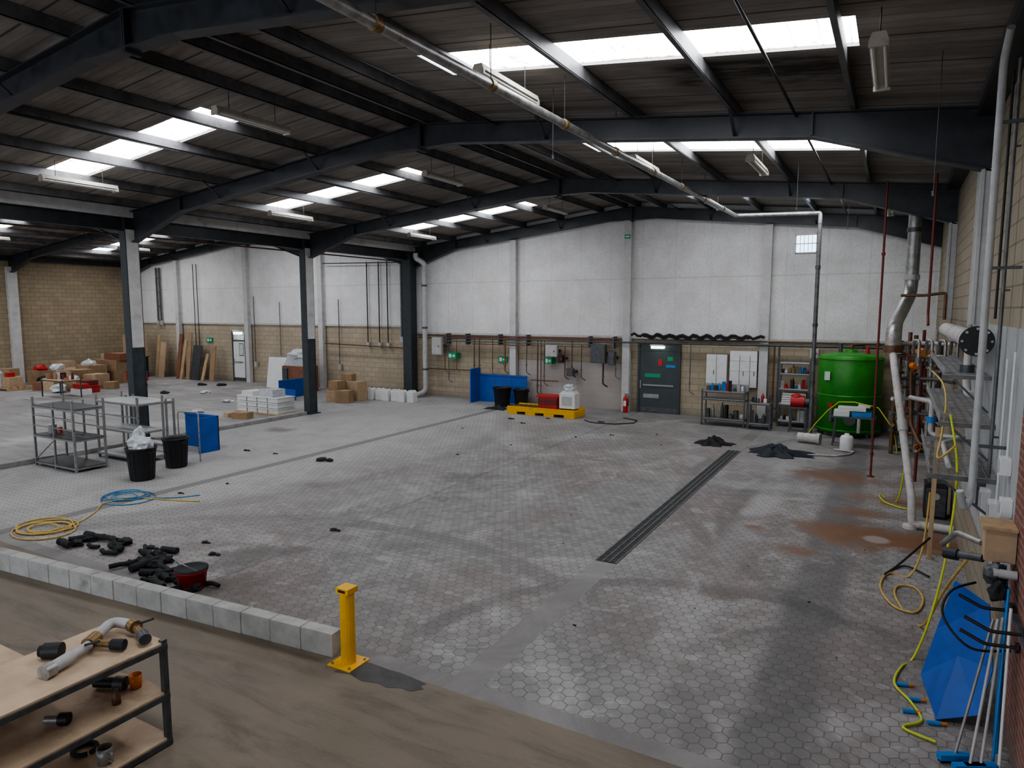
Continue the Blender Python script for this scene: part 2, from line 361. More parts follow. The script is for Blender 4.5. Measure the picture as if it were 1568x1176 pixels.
for Y in FR:
    b=B('steel_portal_frame'); w=.11
    for rx,lo,hi in ((R1,XV,XR),(R2,XL,XV)):
        for sgn,e in ((-1,lo),(1,hi)):
            xe=e-sgn*.02; zt=lambda x: (RZ1 if rx==R1 else RZ2)-SL*abs(x-rx)-.2
            xs=xe-sgn*2.3; xr=rx+sgn*.9
            top=[(rx,zt(rx)),(xe,zt(xe))]; D=.36
            bot=[(xe,zt(xe)-.85),(xs,zt(xs)-D),(xr,zt(xr)-D),(rx,zt(rx)-D-.1)]
            b.prism(top+bot,'y',Y-.012,Y+.012,M_steel)
            def fl(p,q): b.bar((p[0],Y,p[1]),(q[0],Y,q[1]),2*w,.025,M_steel,up=(0,0,1))
            fl(top[0],top[1]); fl(bot[0],bot[1]); fl(bot[1],bot[2]); fl(bot[2],bot[3])
            b.box(xs-.012,xs+.012,Y-w,Y+w,zt(xs)-D,zt(xs),M_steel)
            xx=rx+sgn*.02; b.box(xx-.015,xx+.015,Y-w,Y+w,zt(xx)-D-.16,zt(xx),M_steel)
            for off in (2.85,6.2):
                x=rx+sgn*off
                for dy in(-1,1):
                    if Y+dy*.55<YB: b.bar((x,Y+dy*.02,zt(x)-D+.02),(x,Y+dy*.55,zt(x)+.05),.05,.02,M_steel)
    b.done()
for Y in FR[:5]:
    b=B('steel_column'); x=XV; Y=Y-.08
    b.box(x-.02,x+.02,Y-.17,Y+.17,0,6.3,M_steel_c)
    b.box(x-.14,x+.14,Y-.195,Y-.17,0,6.3,M_steel_c); b.box(x-.14,x+.14,Y+.17,Y+.195,0,6.3,M_steel_c)
    b.box(x+.02,x+.125,Y-.168,Y+.168,0,2.75,M_steel_c); b.box(x+.02,x+.15,Y-.168,Y+.168,2.75,6.0,M_case)
    b.box(x-.125,x-.02,Y-.168,Y+.168,0,2.75,M_steel_c); b.box(x-.15,x-.02,Y-.168,Y+.168,2.75,6.0,M_case)
    b.box(x-.22,x+.22,Y-.28,Y+.28,0,.03,M_steel_c)
    b.done(.004)
b=B('steel_column'); x=XV; Y=23.9
b.box(x-.2,x+.2,Y-.22,Y+.22,0,6.3,M_steel_c); b.box(x-.23,x+.23,Y-.25,Y-.21,0,6.3,M_steel_c); b.done(.01)
for Y in FR[2:5]:
    b=B('steel_column'); b.box(XR-.14,XR-.005,Y-.11,Y+.11,3.6,5.7,M_pale); b.box(XR-.16,XR-.12,Y-.13,Y+.13,3.6,5.7,M_pale); b.done()
    b=B('steel_column'); b.box(XL+.005,XL+.25,Y-.2,Y+.2,0,6.0,M_case); b.box(XL+.25,XL+.28,Y-.23,Y+.23,0,6.0,M_case); b.done()
b=B('steel_valley_beam')
b.box(XV-.15,XV+.15,YN,YB,6.32,6.66,M_case)
b.box(XV-.01,XV+.01,YN,YB,5.98,6.3,M_steel); b.box(XV-.1,XV+.1,YN,YB,6.3,6.32,M_steel); b.box(XV-.1,XV+.1,YN,YB,5.96,5.98,M_steel)
b.done(origin=False)
b=B('steel_eaves_beam'); b.box(XR-.25,XR-.01,YN,YB,6.42,6.58,M_steel); b.box(XL+.01,XL+.25,YN,YB,6.3,6.55,M_steel); b.done(origin=False)
b=B('orange_service_pipe'); b.tube([(XV-.3,YN,5.85),(XV-.3,YB-.1,5.9)],.025,M_copper); b.done(origin=False)
# ------------------------------------------------------------ long duct
b=B('suspended_pipe'); zp=lambda y: 6.47+.0105*y
b.bend([(-4.5,-2,zp(-2)),(-4.5,22.05,zp(22)),(-2.1,22.05,6.62)],.06,M_galv,14,.16)
b.bend([(-2.25,22.05,6.625),(-2.1,22.05,6.62),(-2.1,22.05,6.3)],.06,M_galv,14,.12); b.cyl((-2.1,22.05,6.32),(-2.1,22.05,0),.06,M_gpipe,14)
y=1.
while y<22: b.cyl((-4.5,y,zp(y)),(-4.5,y+.1,zp(y+.1)),.075,M_brass,14); b.cyl((-4.5,y+.05,zp(y)),(-4.5,y+.05,rz(-4.5)-.02),.006,M_black,6); y+=2.13
for z in (1.6,3.3,5.0): b.cyl((-2.1,22.05,z),(-2.1,22.05,z+.1),.075,M_frame,14)
b.done()
for bay,ml in enumerate([2.2]+mids[1:]):
    for x in ((-.3,-4.95,-10.2,-15.8,-24,-34) if bay!=2 else (-2.6,-4.95,-10.3,-15.8,-24,-34)):
        if bay==0 and x in (-.3,-4.95): continue
        zb=rz(x)-.42; b=B('fluorescent_light_batten')
        y0,y1=ml-.95,ml+.65
        b.prism([(x-.09,zb),(x+.09,zb),(x+.06,zb+.08),(x-.06,zb+.08)],'y',y0,y1,M_batten)
        for dx in (-.055,.055): b.cyl((x+dx,y0+.02,zb-.03),(x+dx,y1-.02,zb-.03),.018,M_wplas,8)
        for yy in (y0,y1-.04): b.box(x-.09,x+.09,yy,yy+.04,zb-.06,zb,M_batten)
        for yy in (y0+.3,y1-.3): b.cyl((x,yy,zb+.06),(x,yy,rz(x)-.005),.006,M_black,6)
        b.box(x-.04,x+.04,y1,y1+.02,zb+.0,zb+.07,M_frame)
        b.done()
b=B('electrical_conduit'); 
for x in (-12.9,-6.8,-1.5): b.cyl((x,YN,rz(x)-.24),(x,YB-.1,rz(x)-.24),.02,M_black,6)
b.done(origin=False)
# ------------------------------------------------------------ dwarf wall + kerb + bollard + drain
b=B('concrete_block_dwarf_wall'); k=0; p0=Vector((-5.2,5.27,0)); dr=Vector((-5.9,-.52,0)).normalized(); ang=math.atan2(dr.y,dr.x)
while k*.45<9.5:
    c=p0+dr*(k*.45+.22); b.obox((c.x,c.y+RN(-.004,.004),.135),(.438,.16,.27),M_cblk,(0,0,ang)); k+=1
c=p0+dr*4.7; b.obox((c.x,c.y,.13),(9.38,.145,.258),M_cblk,(0,0,ang)); b.done(.006)
b=B('floor_kerb'); b.box(XV-.14,XV+.14,5.3,11.1,0,.12,M_conc2); b.box(XV-.14,XV+.14,11.75,17.6,0,.12,M_conc2); b.done(.01)
b=B('safety_bollard'); cx,cy=-4.97,5.2
b.prism([(cx+.08*math.cos(a),cy+.08*math.sin(a)) for a in [i*math.pi/8+math.pi/16 for i in range(16)]],'z',0.01,.80,M_yel)
b.box(cx-.085,cx+.085,cy-.08,cy+.08,.80,.86,M_yel); b.box(cx-.05,cx+.05,cy-.083,cy-.079,.815,.845,M_black)
b.box(cx-.16,cx+.16,cy-.16,cy+.16,0,.015,M_yel)
for dx in(-.12,.12):
    for dy in(-.12,.12): b.cyl((cx+dx,cy+dy,.01),(cx+dx,cy+dy,.035),.016,M_galv,6)
b.done(.006)
b=B('floor_drain_channel'); x=-3.64
b.box(x-.16,x+.16,9.33,18.7,.0,.006,M_drain)
for dx in (-.155,-.05,.05,.155): b.box(x+dx-.012,x+dx+.012,9.33,18.7,.0,.014,M_gpipe)
y=9.4
while y<18.7: b.box(x-.15,x+.15,y,y+.02,.0,.012,M_frame); y+=.09
b.done()
b=B('floor_oily_patch')
pp=[(-4.97,4.98),(-4.8,5.03),(-4.6,4.99),(-4.42,5.04),(-4.3,5.02),(-4.15,5.09),(-4.05,5.08),(-3.95,5.18),(-4.02,5.22),(-3.98,5.27),(-4.2,5.30),(-4.35,5.31),(-4.5,5.30),(-4.75,5.31),(-4.9,5.30),(-5.0,5.3)]
b.prism(pp,'z',.001,.003,M_stain); b.done()
# ------------------------------------------------------------ bins
def bin_(x,y,h=.74,r=.30,bag=False,name='black_plastic_bin',m=M_black):
    b=B(name); b.lathe((x,y,0),[(0,.0),(r*.78,0),(r*.8,.02),(r*.95,h-.1),(r*1.0,h-.09),(r*1.0,h-.04),(r*1.07,h-.03),(r*1.08,h),(r*1.0,h),(r*.95,h-.06),(r*.76,.04),(0,.04)],m,32)
    for k in range(16):
        a=k*math.pi/8; b.bar((x+r*.80*math.cos(a),y+r*.80*math.sin(a),.03),(x+r*.95*math.cos(a),y+r*.95*math.sin(a),h-.1),.012,.012,m)
    for s in(-1,1): b.box(x+s*r*1.06-.03,x+s*r*1.06+.03,y-.07,y+.07,h-.1,h-.06,m)
    if bag:
        b.blob((x,y,h+.06),(r*.85,r*.85,.2),M_bag,.2,3); b.blob((x-.12,y+.05,h+.22),(.14,.12,.2),M_bag,.25,3)
    b.done()
bin_(-14.64,8.95,.74,.31,True); bin_(-15.1,10.1,.72,.29)
b=B('metal_hoop_stand'); b.bend([(-15.7,10.6,0),(-15.7,10.6,1.25),(-15.1,10.75,1.25),(-15.1,10.75,0)],.018,M_galv,8,.08); b.tube([(-15.7,10.6,.35),(-15.1,10.75,.35)],.012,M_galv);b.done()
def rack(name,x0,x1,y0,y1,hs,H,mf,mt,pw=.045,t=.04):
    b=B(name)
    for x in(x0,x1-pw):
        for y in(y0,y1-pw): b.box(x,x+pw,y,y+pw,0,H,mf)
    for h in hs:
        b.box(x0+.003,x1-.003,y0+.003,y1-.003,h-.02,h,mt)
        for y in (y0,y1-.03): b.box(x0,x1,y-.004,y+.034,h-.02-t,h-.02,mf)
        for x in (x0,x1-.03): b.box(x-.004,x+.034,y0,y1,h-.02-t,h-.02,mf)
    return b
b=rack('shelving_rack',-18.3,-16.5,8.5,9.25,(.12,.78,1.5),1.7,M_alu,M_frame)
b.box(-17.4,-17.36,8.5,8.54,0,1.6,M_alu); b.box(-17.4,-17.36,9.2,9.24,0,1.6,M_alu)
for z in (1.0,1.25): b.bar((-18.28,8.52,z),(-16.5,8.52,z),.025,.025,M_alu); b.bar((-18.28,9.2,z),(-16.5,9.2,z),.025,.025,M_alu)
b.bar((-18.28,8.52,.15),(-17.4,8.52,.7),.02,.02,M_alu); b.done()
b=rack('shelving_rack',-17.9,-16.1,9.8,10.5,(.15,.8,1.5),1.65,M_alu,M_pale); b.bar((-17.88,9.82,1.15),(-16.1,9.82,1.15),.025,.025,M_alu); b.done()
b=rack('work_table',-18.2,-16.4,10.75,11.0,(.3,1.45),1.5,M_alu,M_pale); b.done()
b=B('paint_tin'); b.lathe((-18.0,8.8,.78),[(0,0),(.09,0),(.09,.2),(.095,.2),(.095,.21),(0,.21)],M_wplas,18); b.cyl((-17.85,8.9,.78),(-17.85,8.9,.92),.05,M_redp); b.done()
b=B('blue_plastic_divider'); b.box(-17.3,-15.9,11.9,11.93,.0,.95,M_blue); b.box(-15.93,-15.9,11.3,11.93,0,.95,M_blue); b.box(-17.3,-15.9,11.87,11.9,.9,.95,M_blue); b.done(.004)
def coil(name,cx,cy,r,turns,m,hr=.014,tail=(),el=1.0):
    b=B(name); P=[]
    for i in range(turns*22):
        a=i*2*math.pi/22; rr=r*(1+.22*math.sin(i*.13+cx))*(0.8+.25*math.sin(i*.05))
        P.append((cx+rr*math.cos(a)*el+.1*math.sin(i*.09),cy+rr*math.sin(a)+.08*math.cos(i*.11),hr+.012*(i//22)*.5+.004*math.sin(i)))
    P=[Vector(p) for p in P]; T=[P[-1]]+[Vector((t[0],t[1],hr)) for t in tail]
    for i in range(len(T)-1):
        a=T[max(0,i-1)];p1=T[i];p2=T[i+1];d=T[min(len(T)-1,i+2)]
        for k in range(1,7):
            t=k/6; P.append(.5*((2*p1)+(-a+p2)*t+(2*a-5*p1+4*p2-d)*t*t+(-a+3*p1-3*p2+d)*t**3))
    b.tube(P,hr,m,8); return b.done()
coil('blue_air_hose',-13.5,7.9,.42,5,M_blhose,.010,((-12.6,8.3),(-12.3,8.7)),1.2)
coil('yellow_air_hose',-12.75,6.0,.42,5,M_yhose,.014,((-12.6,6.5),(-13.0,7.0),(-13.4,7.4),(-13.2,7.9),(-12.4,8.2),(-11.9,8.4)),1.3)
b=B('black_pipe_lagging_scraps')
for i in range(36):
    t=RN(0,1); x=-11.6+t*3.6; y=5.75+RN(-.2,.35)+ .25*math.sin(t*6)
    L=RN(.15,.5); a=RN(-.5,.5)+(0 if random.random()<.7 else 1.4); r=RN(.03,.065)
    p=[(x+L*(k/4-.5)*math.cos(a),y+L*(k/4-.5)*math.sin(a)+RN(-.03,.03),r+RN(0,.02)) for k in range(5)]
    b.tube(p,r,M_rubber,7,r*.8)
    if i%3==0: b.blob((x+.1,y+.1,.05),(.12,.09,.06),M_rubber,.4,2,True)
b.tube([(-9.9,6.3,.05),(-9.6,6.35,.06)],.05,M_rubber,7)
b.done()
b=B('red_plastic_pail'); x,y=-8.25,5.65
b.lathe((x,y,0),[(0,0),(.17,0),(.2,.24),(.215,.24),(.215,.27),(.195,.27),(.17,.04),(0,.04)],M_redp,28)
b.lathe((x,y,.26),[(.215,0),(.22,.025),(.17,.03),(.16,.02),(0,.02)],M_rubber,28); b.bend([(x-.2,y,.24),(x-.2,y-.1,.38),(x+.15,y-.16,.38),(x+.2,y,.24)],.006,M_galv,6); b.done()
b=B('black_cable'); b.tube([(-9.9+.2*i,5.65+.12*math.sin(i*1.1),.015) for i in range(8)],.010,M_black,6); b.done()
b=B('floor_debris_scraps')
pts=[(-12.5,12.3,.22),(-15.2,12.2,.09),(-14.2,12.3,.07),(-8.3,8.4,.09),(-12.6,9.6,.06),(-14.6,9.1,.07),(-9.9,14.6,.06),(-9.3,16.4,.05),(-8.2,18.4,.06),(-7.4,19.2,.07),(-10.8,19.8,.08),(-11.6,20.4,.1),(-10.5,21.1,.08),(-6.2,20,.05),(-10.2,6.3,.11),(-9.7,6.9,.08),(-9.1,6.6,.1),(-12,18,.05),(-3.2,7.2,.035),(-.8,9.3,.03),(-5.6,18.5,.04),(-12.8,8.6,.07),(-8.6,21.3,.1)]
for x,y,r in pts:
    r*=.75; b.blob((x,y,r*.3),(r,r*.8,r*.35),M_rubber,.3,1,True)
    if r>.05: b.blob((x+r*1.4,y+.3*r,r*.2),(r*.8,r*.4,r*.3),M_rubber,.3,1,True)
for i in range(45):
    r=RN(.006,.015); b.blob((RN(-13,.6),RN(6,21),r*.4),(r,r,r*.5),M_rubber,.3,1,True)
b.done()
def tarp(name,cx,cy,rx,ry,h,m,rz_=0,n=30):
    b=B(name); vs=[];fs=[]
    ph=[RN(0,6) for _ in range(8)]
    for j in range(n):
        for i in range(n):
            s=i/(n-1)*2-1; t=j/(n-1)*2-1
            d=max(abs(s),abs(t)); a=math.atan2(t,s); e=.85+.25*math.sin(3*a+ph[0])+.2*math.sin(7*a+ph[1])+.08*math.sin(15*a+ph[5])
            q=d/max(1e-6,math.hypot(s,t)) ; x=s*q*rx*e; y=t*q*ry*e
            z=h*(1-d**2)*(.55+.45*math.sin(5*s+ph[2]+2*t)*math.cos(4*t+ph[3]))+.45*h*abs(math.sin(9*s+5*t+ph[4]))*(1-d)+RN(0,.2)*h*(1-d)
            vs.append((cx+x*math.cos(rz_)-y*math.sin(rz_),cy+x*math.sin(rz_)+y*math.cos(rz_),max(.006,z)))
    for j in range(n-1):
        for i in range(n-1): k=j*n+i; fs.append((k,k+1,k+n+1,k+n))
    b.add(vs,fs,m,True); b.done(thick=.006)
tarp('crumpled_tarpaulin',-4.35,19.3,.55,.3,.2,M_rubber,.2); tarp('crumpled_tarpaulin',-2.5,18.8,.85,.5,.22,M_lilac,.1)
b=B('white_hose'); b.tube([(-1.9,18.9,.03),(-1.6,19.1,.03),(-1.2,19.2,.03),(-.9,19.6,.03),(-.8,20.0,.03),(-1.3,20.1,.03)],.025,M_wpipe,8); b.done()
# ------------------------------------------------------------ foreground benches
b=rack('workbench_shelving',-6.15,-5.35,1.05,3.4,(.08,.5,.95),.97,M_frame,M_ply,.05,.05); b.done(.003)
b=rack('workbench_shelving',-7.6,-6.17,1.4,2.75,(.08,.5,.86),.9,M_frame,M_ply,.05,.05); b.done(.003)
b=B('hydrant_hose_fitting'); z=.955
b.cyl((-5.62,2.6,z+.05),(-5.66,2.78,z+.06),.05,M_pale,14); b.cyl((-5.60,2.54,z+.05),(-5.62,2.62,z+.05),.06,M_galv,14)
b.cyl((-5.66,2.78,z+.06),(-5.72,2.95,z+.065),.04,M_pale,12); b.cyl((-5.74,2.95,z+.065),(-5.8,3.06,z+.07),.056,M_brass,14)
b.bend([(-5.8,3.05,z+.07),(-5.95,3.28,z+.085),(-5.72,3.33,z+.08)],.045,M_pale,12,.12); b.cyl((-5.74,3.33,z+.08),(-5.66,3.32,z+.08),.058,M_brass,14)
b.cyl((-5.66,3.32,z+.075),(-5.48,3.27,z+.07),.036,M_brass,12); b.cyl((-5.5,3.275,z+.07),(-5.4,3.24,z+.065),.05,M_frame,12)
b.cyl((-5.74,3.0,z+.06),(-5.58,3.08,z+.05),.03,M_brass,12); b.cyl((-5.6,3.07,z+.05),(-5.5,3.12,z+.05),.045,M_lilac,12)
b.cyl((-5.95,2.72,z+.06),(-5.84,2.8,z+.06),.065,M_black,14); b.cyl((-5.98,2.7,z+.06),(-5.93,2.74,z+.06),.045,M_rubber,12)
b.cyl((-5.62,3.34,z+.12),(-5.5,3.38,z+.17),.01,M_black,8); b.cyl((-5.68,2.9,z+.1),(-5.58,2.96,z+.13),.01,M_black,8); b.done()
b=B('hose_coupling'); z=.505
b.cyl((-5.95,3.1,z+.05),(-5.75,3.2,z+.05),.045,M_black,12); b.cyl((-5.78,3.18,z+.05),(-5.7,3.22,z+.05),.06,M_frame,12); b.done()
b=B('hose_coupling'); b.cyl((-5.75,2.6,z+.04),(-5.62,2.68,z+.04),.035,M_alu,12); b.cyl((-5.66,2.66,z+.04),(-5.6,2.7,z+.04),.05,M_black,12); b.done()
b=B('orange_cup'); b.lathe((-5.65,3.28,z-.003),[(0,0),(.045,0),(.055,.12),(.05,.12),(.04,.01),(0,.01)],M_orange,18); b.done()
b=B('orange_bottle'); b.lathe((-5.55,3.05,z-.003),[(0,0),(.035,0),(.035,.08),(.015,.1),(.015,.13),(0,.13)],M_copper,16); b.done()
b=B('steel_mug'); b.lathe((-5.5,2.9,.078),[(0,0),(.06,0),(.06,.14),(.055,.14),(.055,.01),(0,.01)],M_alu,18); b.bend([(-5.45,2.9,.2),(-5.39,2.9,.2),(-5.39,2.9,.12),(-5.45,2.9,.12)],.008,M_alu,6); b.done()
b=B('black_rubber_seal'); b.tube([(-5.8+.09*math.cos(a*.5),2.9+.09*math.sin(a*.5),.1) for a in range(13)],.02,M_rubber,8); b.done()
# ------------------------------------------------------------ back wall services
b=B('service_pipes'); yb=YB-.36
for z,x0,x1,m,r in ((2.72,-18.3,-8.9,M_copper,.022),(2.60,-18.3,-4.5,M_frame,.03),(2.66,-17,-9,M_redd,.02),(2.48,-17.5,-9.2,M_gpipe,.022),(2.38,-15.5,-9.2,M_copper,.018),(2.74,-6.8,.6,M_copper,.025),(2.62,-6.8,.9,M_frame,.04)):
    b.cyl((x0,yb,z),(x1,yb-.01,z),r,m,8)
for x,z0,z1,m,r in ((-16.9,1.2,2.6,M_copper,.02),(-16.7,.8,2.6,M_frame,.02),(-16.3,1.3,2.6,M_copper,.018),(-15.4,1.2,2.6,M_frame,.03),(-15.15,1.2,2.6,M_copper,.03),(-14.5,1.2,2.6,M_copper,.02),(-13.9,1.3,2.6,M_copper,.03),(-12.9,1.3,2.6,M_frame,.02),(-12.4,.5,2.6,M_frame,.03),(-12.25,.5,2.6,M_copper,.02),(-12.1,.9,2.6,M_copper,.02),(-11.2,1.2,2.4,M_redd,.02),(-10.9,1.3,2.6,M_frame,.025),(-10.5,1.2,2.5,M_frame,.02),(-9.6,1.0,2.5,M_black,.03),(-9.1,1.3,2.6,M_gpipe,.02),(-6.3,0.9,2.6,M_gpipe,.02),(-3.5,.2,2.6,M_copper,.03),(-3.35,.2,2.6,M_frame,.03)):
    b.bend([(x,yb,z1),(x,yb-.02,z0),(x+.18,yb-.02,z0-.1)],r,m,8)
    b.cyl((x,yb-.02,z0+.25),(x,yb-.02,z0+.33),r*1.9,M_brass,8)
for x0,x1,z in ((-18.0,-15.6,1.25),(-12.7,-11.5,1.0)): b.cyl((x0,yb,z),(x1,yb,z),.025,M_copper,8)
for x in (-16.8,-15.8,-14.2,-12.9,-10.2,-9.2): b.box(x-.03,x+.03,yb-.04,YB-.075,2.35,2.8,M_frame)
b.done()
b=B('grey_downpipe'); b.bend([(-18.0,23.5,6.2),(-18.0,23.5,6.0),(-17.6,23.6,5.75),(-17.75,23.75,5.5),(-17.75,23.75,.25),(-18.1,23.5,.1)],.11,M_pale,14,.25); 
for z in (1.2,3.0,4.8): b.cyl((-17.75,23.75,z),(-17.75,23.75,z+.08),.125,M_frame,14)
b.done()
def ebox(x,z,w,h,m=M_pale,d=.16,name='electrical_isolator_box'):
    b=B(name); y=YB-.42; b.box(x-w/2,x+w/2,y-d,y,z-h/2,z+h/2,m); b.box(x-w/2+.03,x+w/2-.03,y-d-.015,y-d,z-h/2+.03,z+h/2-.03,m)
    b.cyl((x+w*.25,y-d-.04,z),(x+w*.25,y-d,z),.03,M_redp,10); b.box(x-w*.3,x+w*.3,y,YB-.005,z-.05,z+.05,M_frame); b.done(.006)
ebox(-17.2,2.25,.5,.75); ebox(-11.7,2.2,.5,.45); ebox(-11.3,1.9,.2,.3,M_black); ebox(-9.75,2.15,.6,.7,M_frame); ebox(-9.2,2.0,.25,.5,M_frame); ebox(-10.9,1.4,.3,.3,M_frame); ebox(-2.25,2.4,.25,.3)
def sign(x,z,y=YB-.03,w=.38,h=.25):
    b=B('exit_sign'); b.box(x-w/2,x+w/2,y-.02,min(y+.3,YB-.002),z-h/2,z+h/2,M_gsign); b.box(x-w*.38,x-w*.08,y-.024,y-.018,z-h*.3,z+h*.3,M_wplas)
    b.prism([(x+w*.02,z-.03),(x+w*.2,z-.03),(x+w*.2,z-.08),(x+w*.38,z),(x+w*.2,z+.08),(x+w*.2,z+.03),(x+w*.02,z+.03)],'y',y-.024,y-.018,M_wplas); b.done()
sign(-16.5,1.85,YB-.4,w=.42); sign(-14.2,1.75,w=.42); sign(-11.9,1.8,YB-.4,w=.3); sign(-32.9,2.15,w=.5); 
b=B('first_aid_notice'); b.box(-18.35,-18.15,YB-.06,YB-.04,4.9,5.0,M_gsign); b.box(-18.33,-18.17,YB-.063,YB-.06,4.93,4.97,M_wplas); b.done()
b=B('fire_assembly_notice'); b.box(-8.85,-8.65,YB-.3,YB-.281,6.4,6.55,M_gsign); b.box(-8.82,-8.68,YB-.303,YB-.3,6.45,6.5,M_wplas); b.done()
def door(name,x0,x1,h,m,win=False,head=.35):
    b=B(name); y=YB-.06
    b.box(x0-.08,x0,y-.06,y+.05,0,h+head,M_door); b.box(x1,x1+.08,y-.06,y+.05,0,h+head,M_door); b.box(x0,x1,y-.06,y+.05,h,h+.06,M_door); b.box(x0-.08,x1+.08,y-.06,y+.05,h+head,h+head+.07,M_door)
    b.box(x0,x1,y-.02,y+.02,h+.06,h+head,m); b.box(x0+.005,x1-.005,y-.035,y+.01,.01,h-.005,m)
    b.box(x0+.15,x1-.15,y-.075,y-.06,1.0,1.06,M_alu); b.cyl((x0+.15,y-.03,1.03),(x0+.15,y-.075,1.03),.02,M_alu)
    b.box(x0+.02,x0+.06,y-.06,y-.03,.9,1.2,M_alu); b.box(x0+.01,x1-.01,y-.04,y-.034,.02,.2,M_frame)
    if win: b.box(x1-.42,x1-.12,y-.045,y-.03,1.4,2.0,M_bag); b.box(x1-.45,x1-.09,y-.04,y-.03,1.36,2.04,M_frame)
    b.done(.003)
door('door_1',-8.25,-6.8,2.3,M_door,False,.25)
b=B('door_signage'); y=YB-.095
b.box(-8.05,-7.45,y-.016,y,1.32,1.46,M_gsign); b.box(-7.55,-7.4,y-.016,y,1.75,2.0,M_redp); b.box(-7.2,-7.0,y-.016,y,1.95,2.1,M_gsign); b.box(-7.25,-6.9,y-.016,y,1.7,1.8,M_blue2);b.box(-8.1,-7.5,y-.016,y,.55,.7,M_alu); b.done()
b=B('emergency_light'); b.box(-7.75,-7.25,YB-.5,YB-.14,2.50,2.55,M_wplas); b.box(-7.72,-7.28,YB-.48,YB-.2,2.40,2.50,M_lampw); b.box(-7.6,-7.4,YB-.2,YB-.125,2.38,2.5,M_wplas); b.done(.01)
door('door_2',-30.9,-30.0,2.15,M_wplas,True,.45)
b=B('emergency_light'); b.box(-30.5,-29.95,YB-.46,YB-.14,2.65,2.75,M_wplas); b.box(-30.45,-30.,YB-.44,YB-.2,2.52,2.65,M_lampw); b.box(-30.3,-30.1,YB-.2,YB-.125,2.5,2.6,M_wplas); b.done(.01)
b=B('window_1'); b.box(-3.0,-2.4,YB-.07,YB-.045,5.68,6.22,M_glow)
for x in (-3.03,-2.4): b.box(x,x+.03,YB-.1,YB-.04,5.65,6.25,M_wplas)
for z in (5.65,5.94,6.22): b.box(-3.03,-2.37,YB-.1,YB-.04,z,z+.03,M_wplas)
for i in range(1,5): b.box(-3.0+.12*i-.008,-3.0+.12*i+.008,YB-.09,YB-.06,5.68,6.22,M_alu)
b.done()
b=B('black_sheeting_swag'); P=[]
for i in range(40):
    x=-8.5+i*.12; P.append((x,YB-.42+.02*math.sin(i),2.88+.05*math.sin(i*1.7)+RN(-.02,.02)))
b.tube(P,.05,M_rubber,7); b.tube([(p[0],p[1]-.02,p[2]-.07) for p in P[4:36]],.035,M_black,6); b.done()
b=B('fire_extinguisher'); x,y=-8.62,23.85
b.lathe((x,y,.0),[(0,0),(.085,0),(.09,.03),(.09,.5),(.07,.58),(.03,.62),(.03,.66),(0,.66)],M_redp,20); b.bar((x-.05,y,.68),(x+.12,y,.70),.03,.02,M_black); b.bend([(x+.05,y,.66),(x+.13,y,.6),(x+.11,y-.02,.25)],.015,M_black,8); b.box(x-.05,x+.05,y-.094,y-.085,.25,.45,M_wplas); b.done()
b=B('blue_plastic_divider'); b.box(-15.1,-12.85,23.95,23.99,.02,1.15,M_blue); b.prism([(-15.12,23.25),(-15.07,23.25),(-15.07,23.99),(-15.12,23.99)],'z',.0,1.4,M_blue); b.box(-15.1,-12.85,23.92,23.95,1.1,1.15,M_blue)
for x in (-14.4,-13.6): b.box(x,x+.02,23.93,23.95,.02,1.1,M_blue2)
b.box(-15.1,-12.85,23.9,23.99,0,.03,M_blue);b.done()
bin_(-13.5,23.1,.75,.36,False); bin_(-12.75,23.3,.7,.3,False)
b=B('yellow_spill_pallet'); x0,x1,y0,y1=-12.35,-9.65,21.5,22.45
b.box(x0,x1,y0,y1,.1,.24,M_yel); 
for x in (x0,x0+.75,x0+1.5,x1-.4): b.box(x,x+.4,y0,y1,0,.1,M_yel)
for k in range(13): b.box(x0+.08+k*.197,x0+.2+k*.197,y0+.06,y1-.06,.24,.255,M_black if k<8 else M_yel)
b.box(x0,x1,y0,y0+.04,.24,.29,M_yel); b.box(x0,x1,y1-.04,y1,.24,.29,M_yel); b.done(.01)
b=B('red_storage_crate'); b.box(-11.2,-10.45,21.75,22.2,.256,.70,M_redp); b.box(-11.25,-10.4,21.7,22.25,.66,.73,M_redp); b.box(-11.2,-10.45,21.742,21.75,.38,.6,M_redd); b.done(.01)
b=B('white_electric_heater'); b.box(-10.35,-9.75,21.75,22.2,.30,.83,M_wplas)
for x in (-10.3,-9.85): b.box(x,x+.05,21.8,22.15,.256,.30,M_black)
b.prism([(-10.35,.83),(-9.75,.83),(-9.85,.93),(-10.25,.93)],'y',21.8,22.15,M_wplas); b.blob((-10.05,21.95,1.03),(.22,.18,.14),M_bag,.2,2); b.box(-10.25,-9.85,21.742,21.75,.40,.73,M_pale); b.done(.02)
tarp('crumpled_tarpaulin',-13.2,22.2,.45,.25,.14,M_rubber,.1)
b=B('black_cable'); b.tube([(-9.2,21.4,.02),(-8.9,21.1,.02),(-8.6,21.0,.02),(-8,21.1,.02),(-7.5,21.6,.02),(-7.6,22.2,.02),(-8.2,22.5,.02)],.016,M_black,6); b.done()
b=B('white_wall_cabinet'); b.box(-5.75,-5.05,24.1,24.36,1.2,2.25,M_wplas); b.box(-4.95,-4.05,24.1,24.36,1.15,2.4,M_wplas)
for x in (-5.4,-4.62,-4.28): b.box(x-.006,x+.006,24.09,24.1,1.2,2.25,M_frame)
for x in (-5.5,-4.5,-4.15): b.box(x,x+.02,24.08,24.1,1.55,1.7,M_frame)
for z in (1.7,2.05): b.box(-4.95,-4.05,24.092,24.1,z,z+.012,M_pale)
b.done(.006)
b=rack('steel_work_table',-5.5,-4.1,22.5,23.1,(.25,.9,1.15),1.2,M_frame,M_alu); b.box(-5.5,-4.1,23.05,23.1,1.15,1.35,M_alu); b.done()
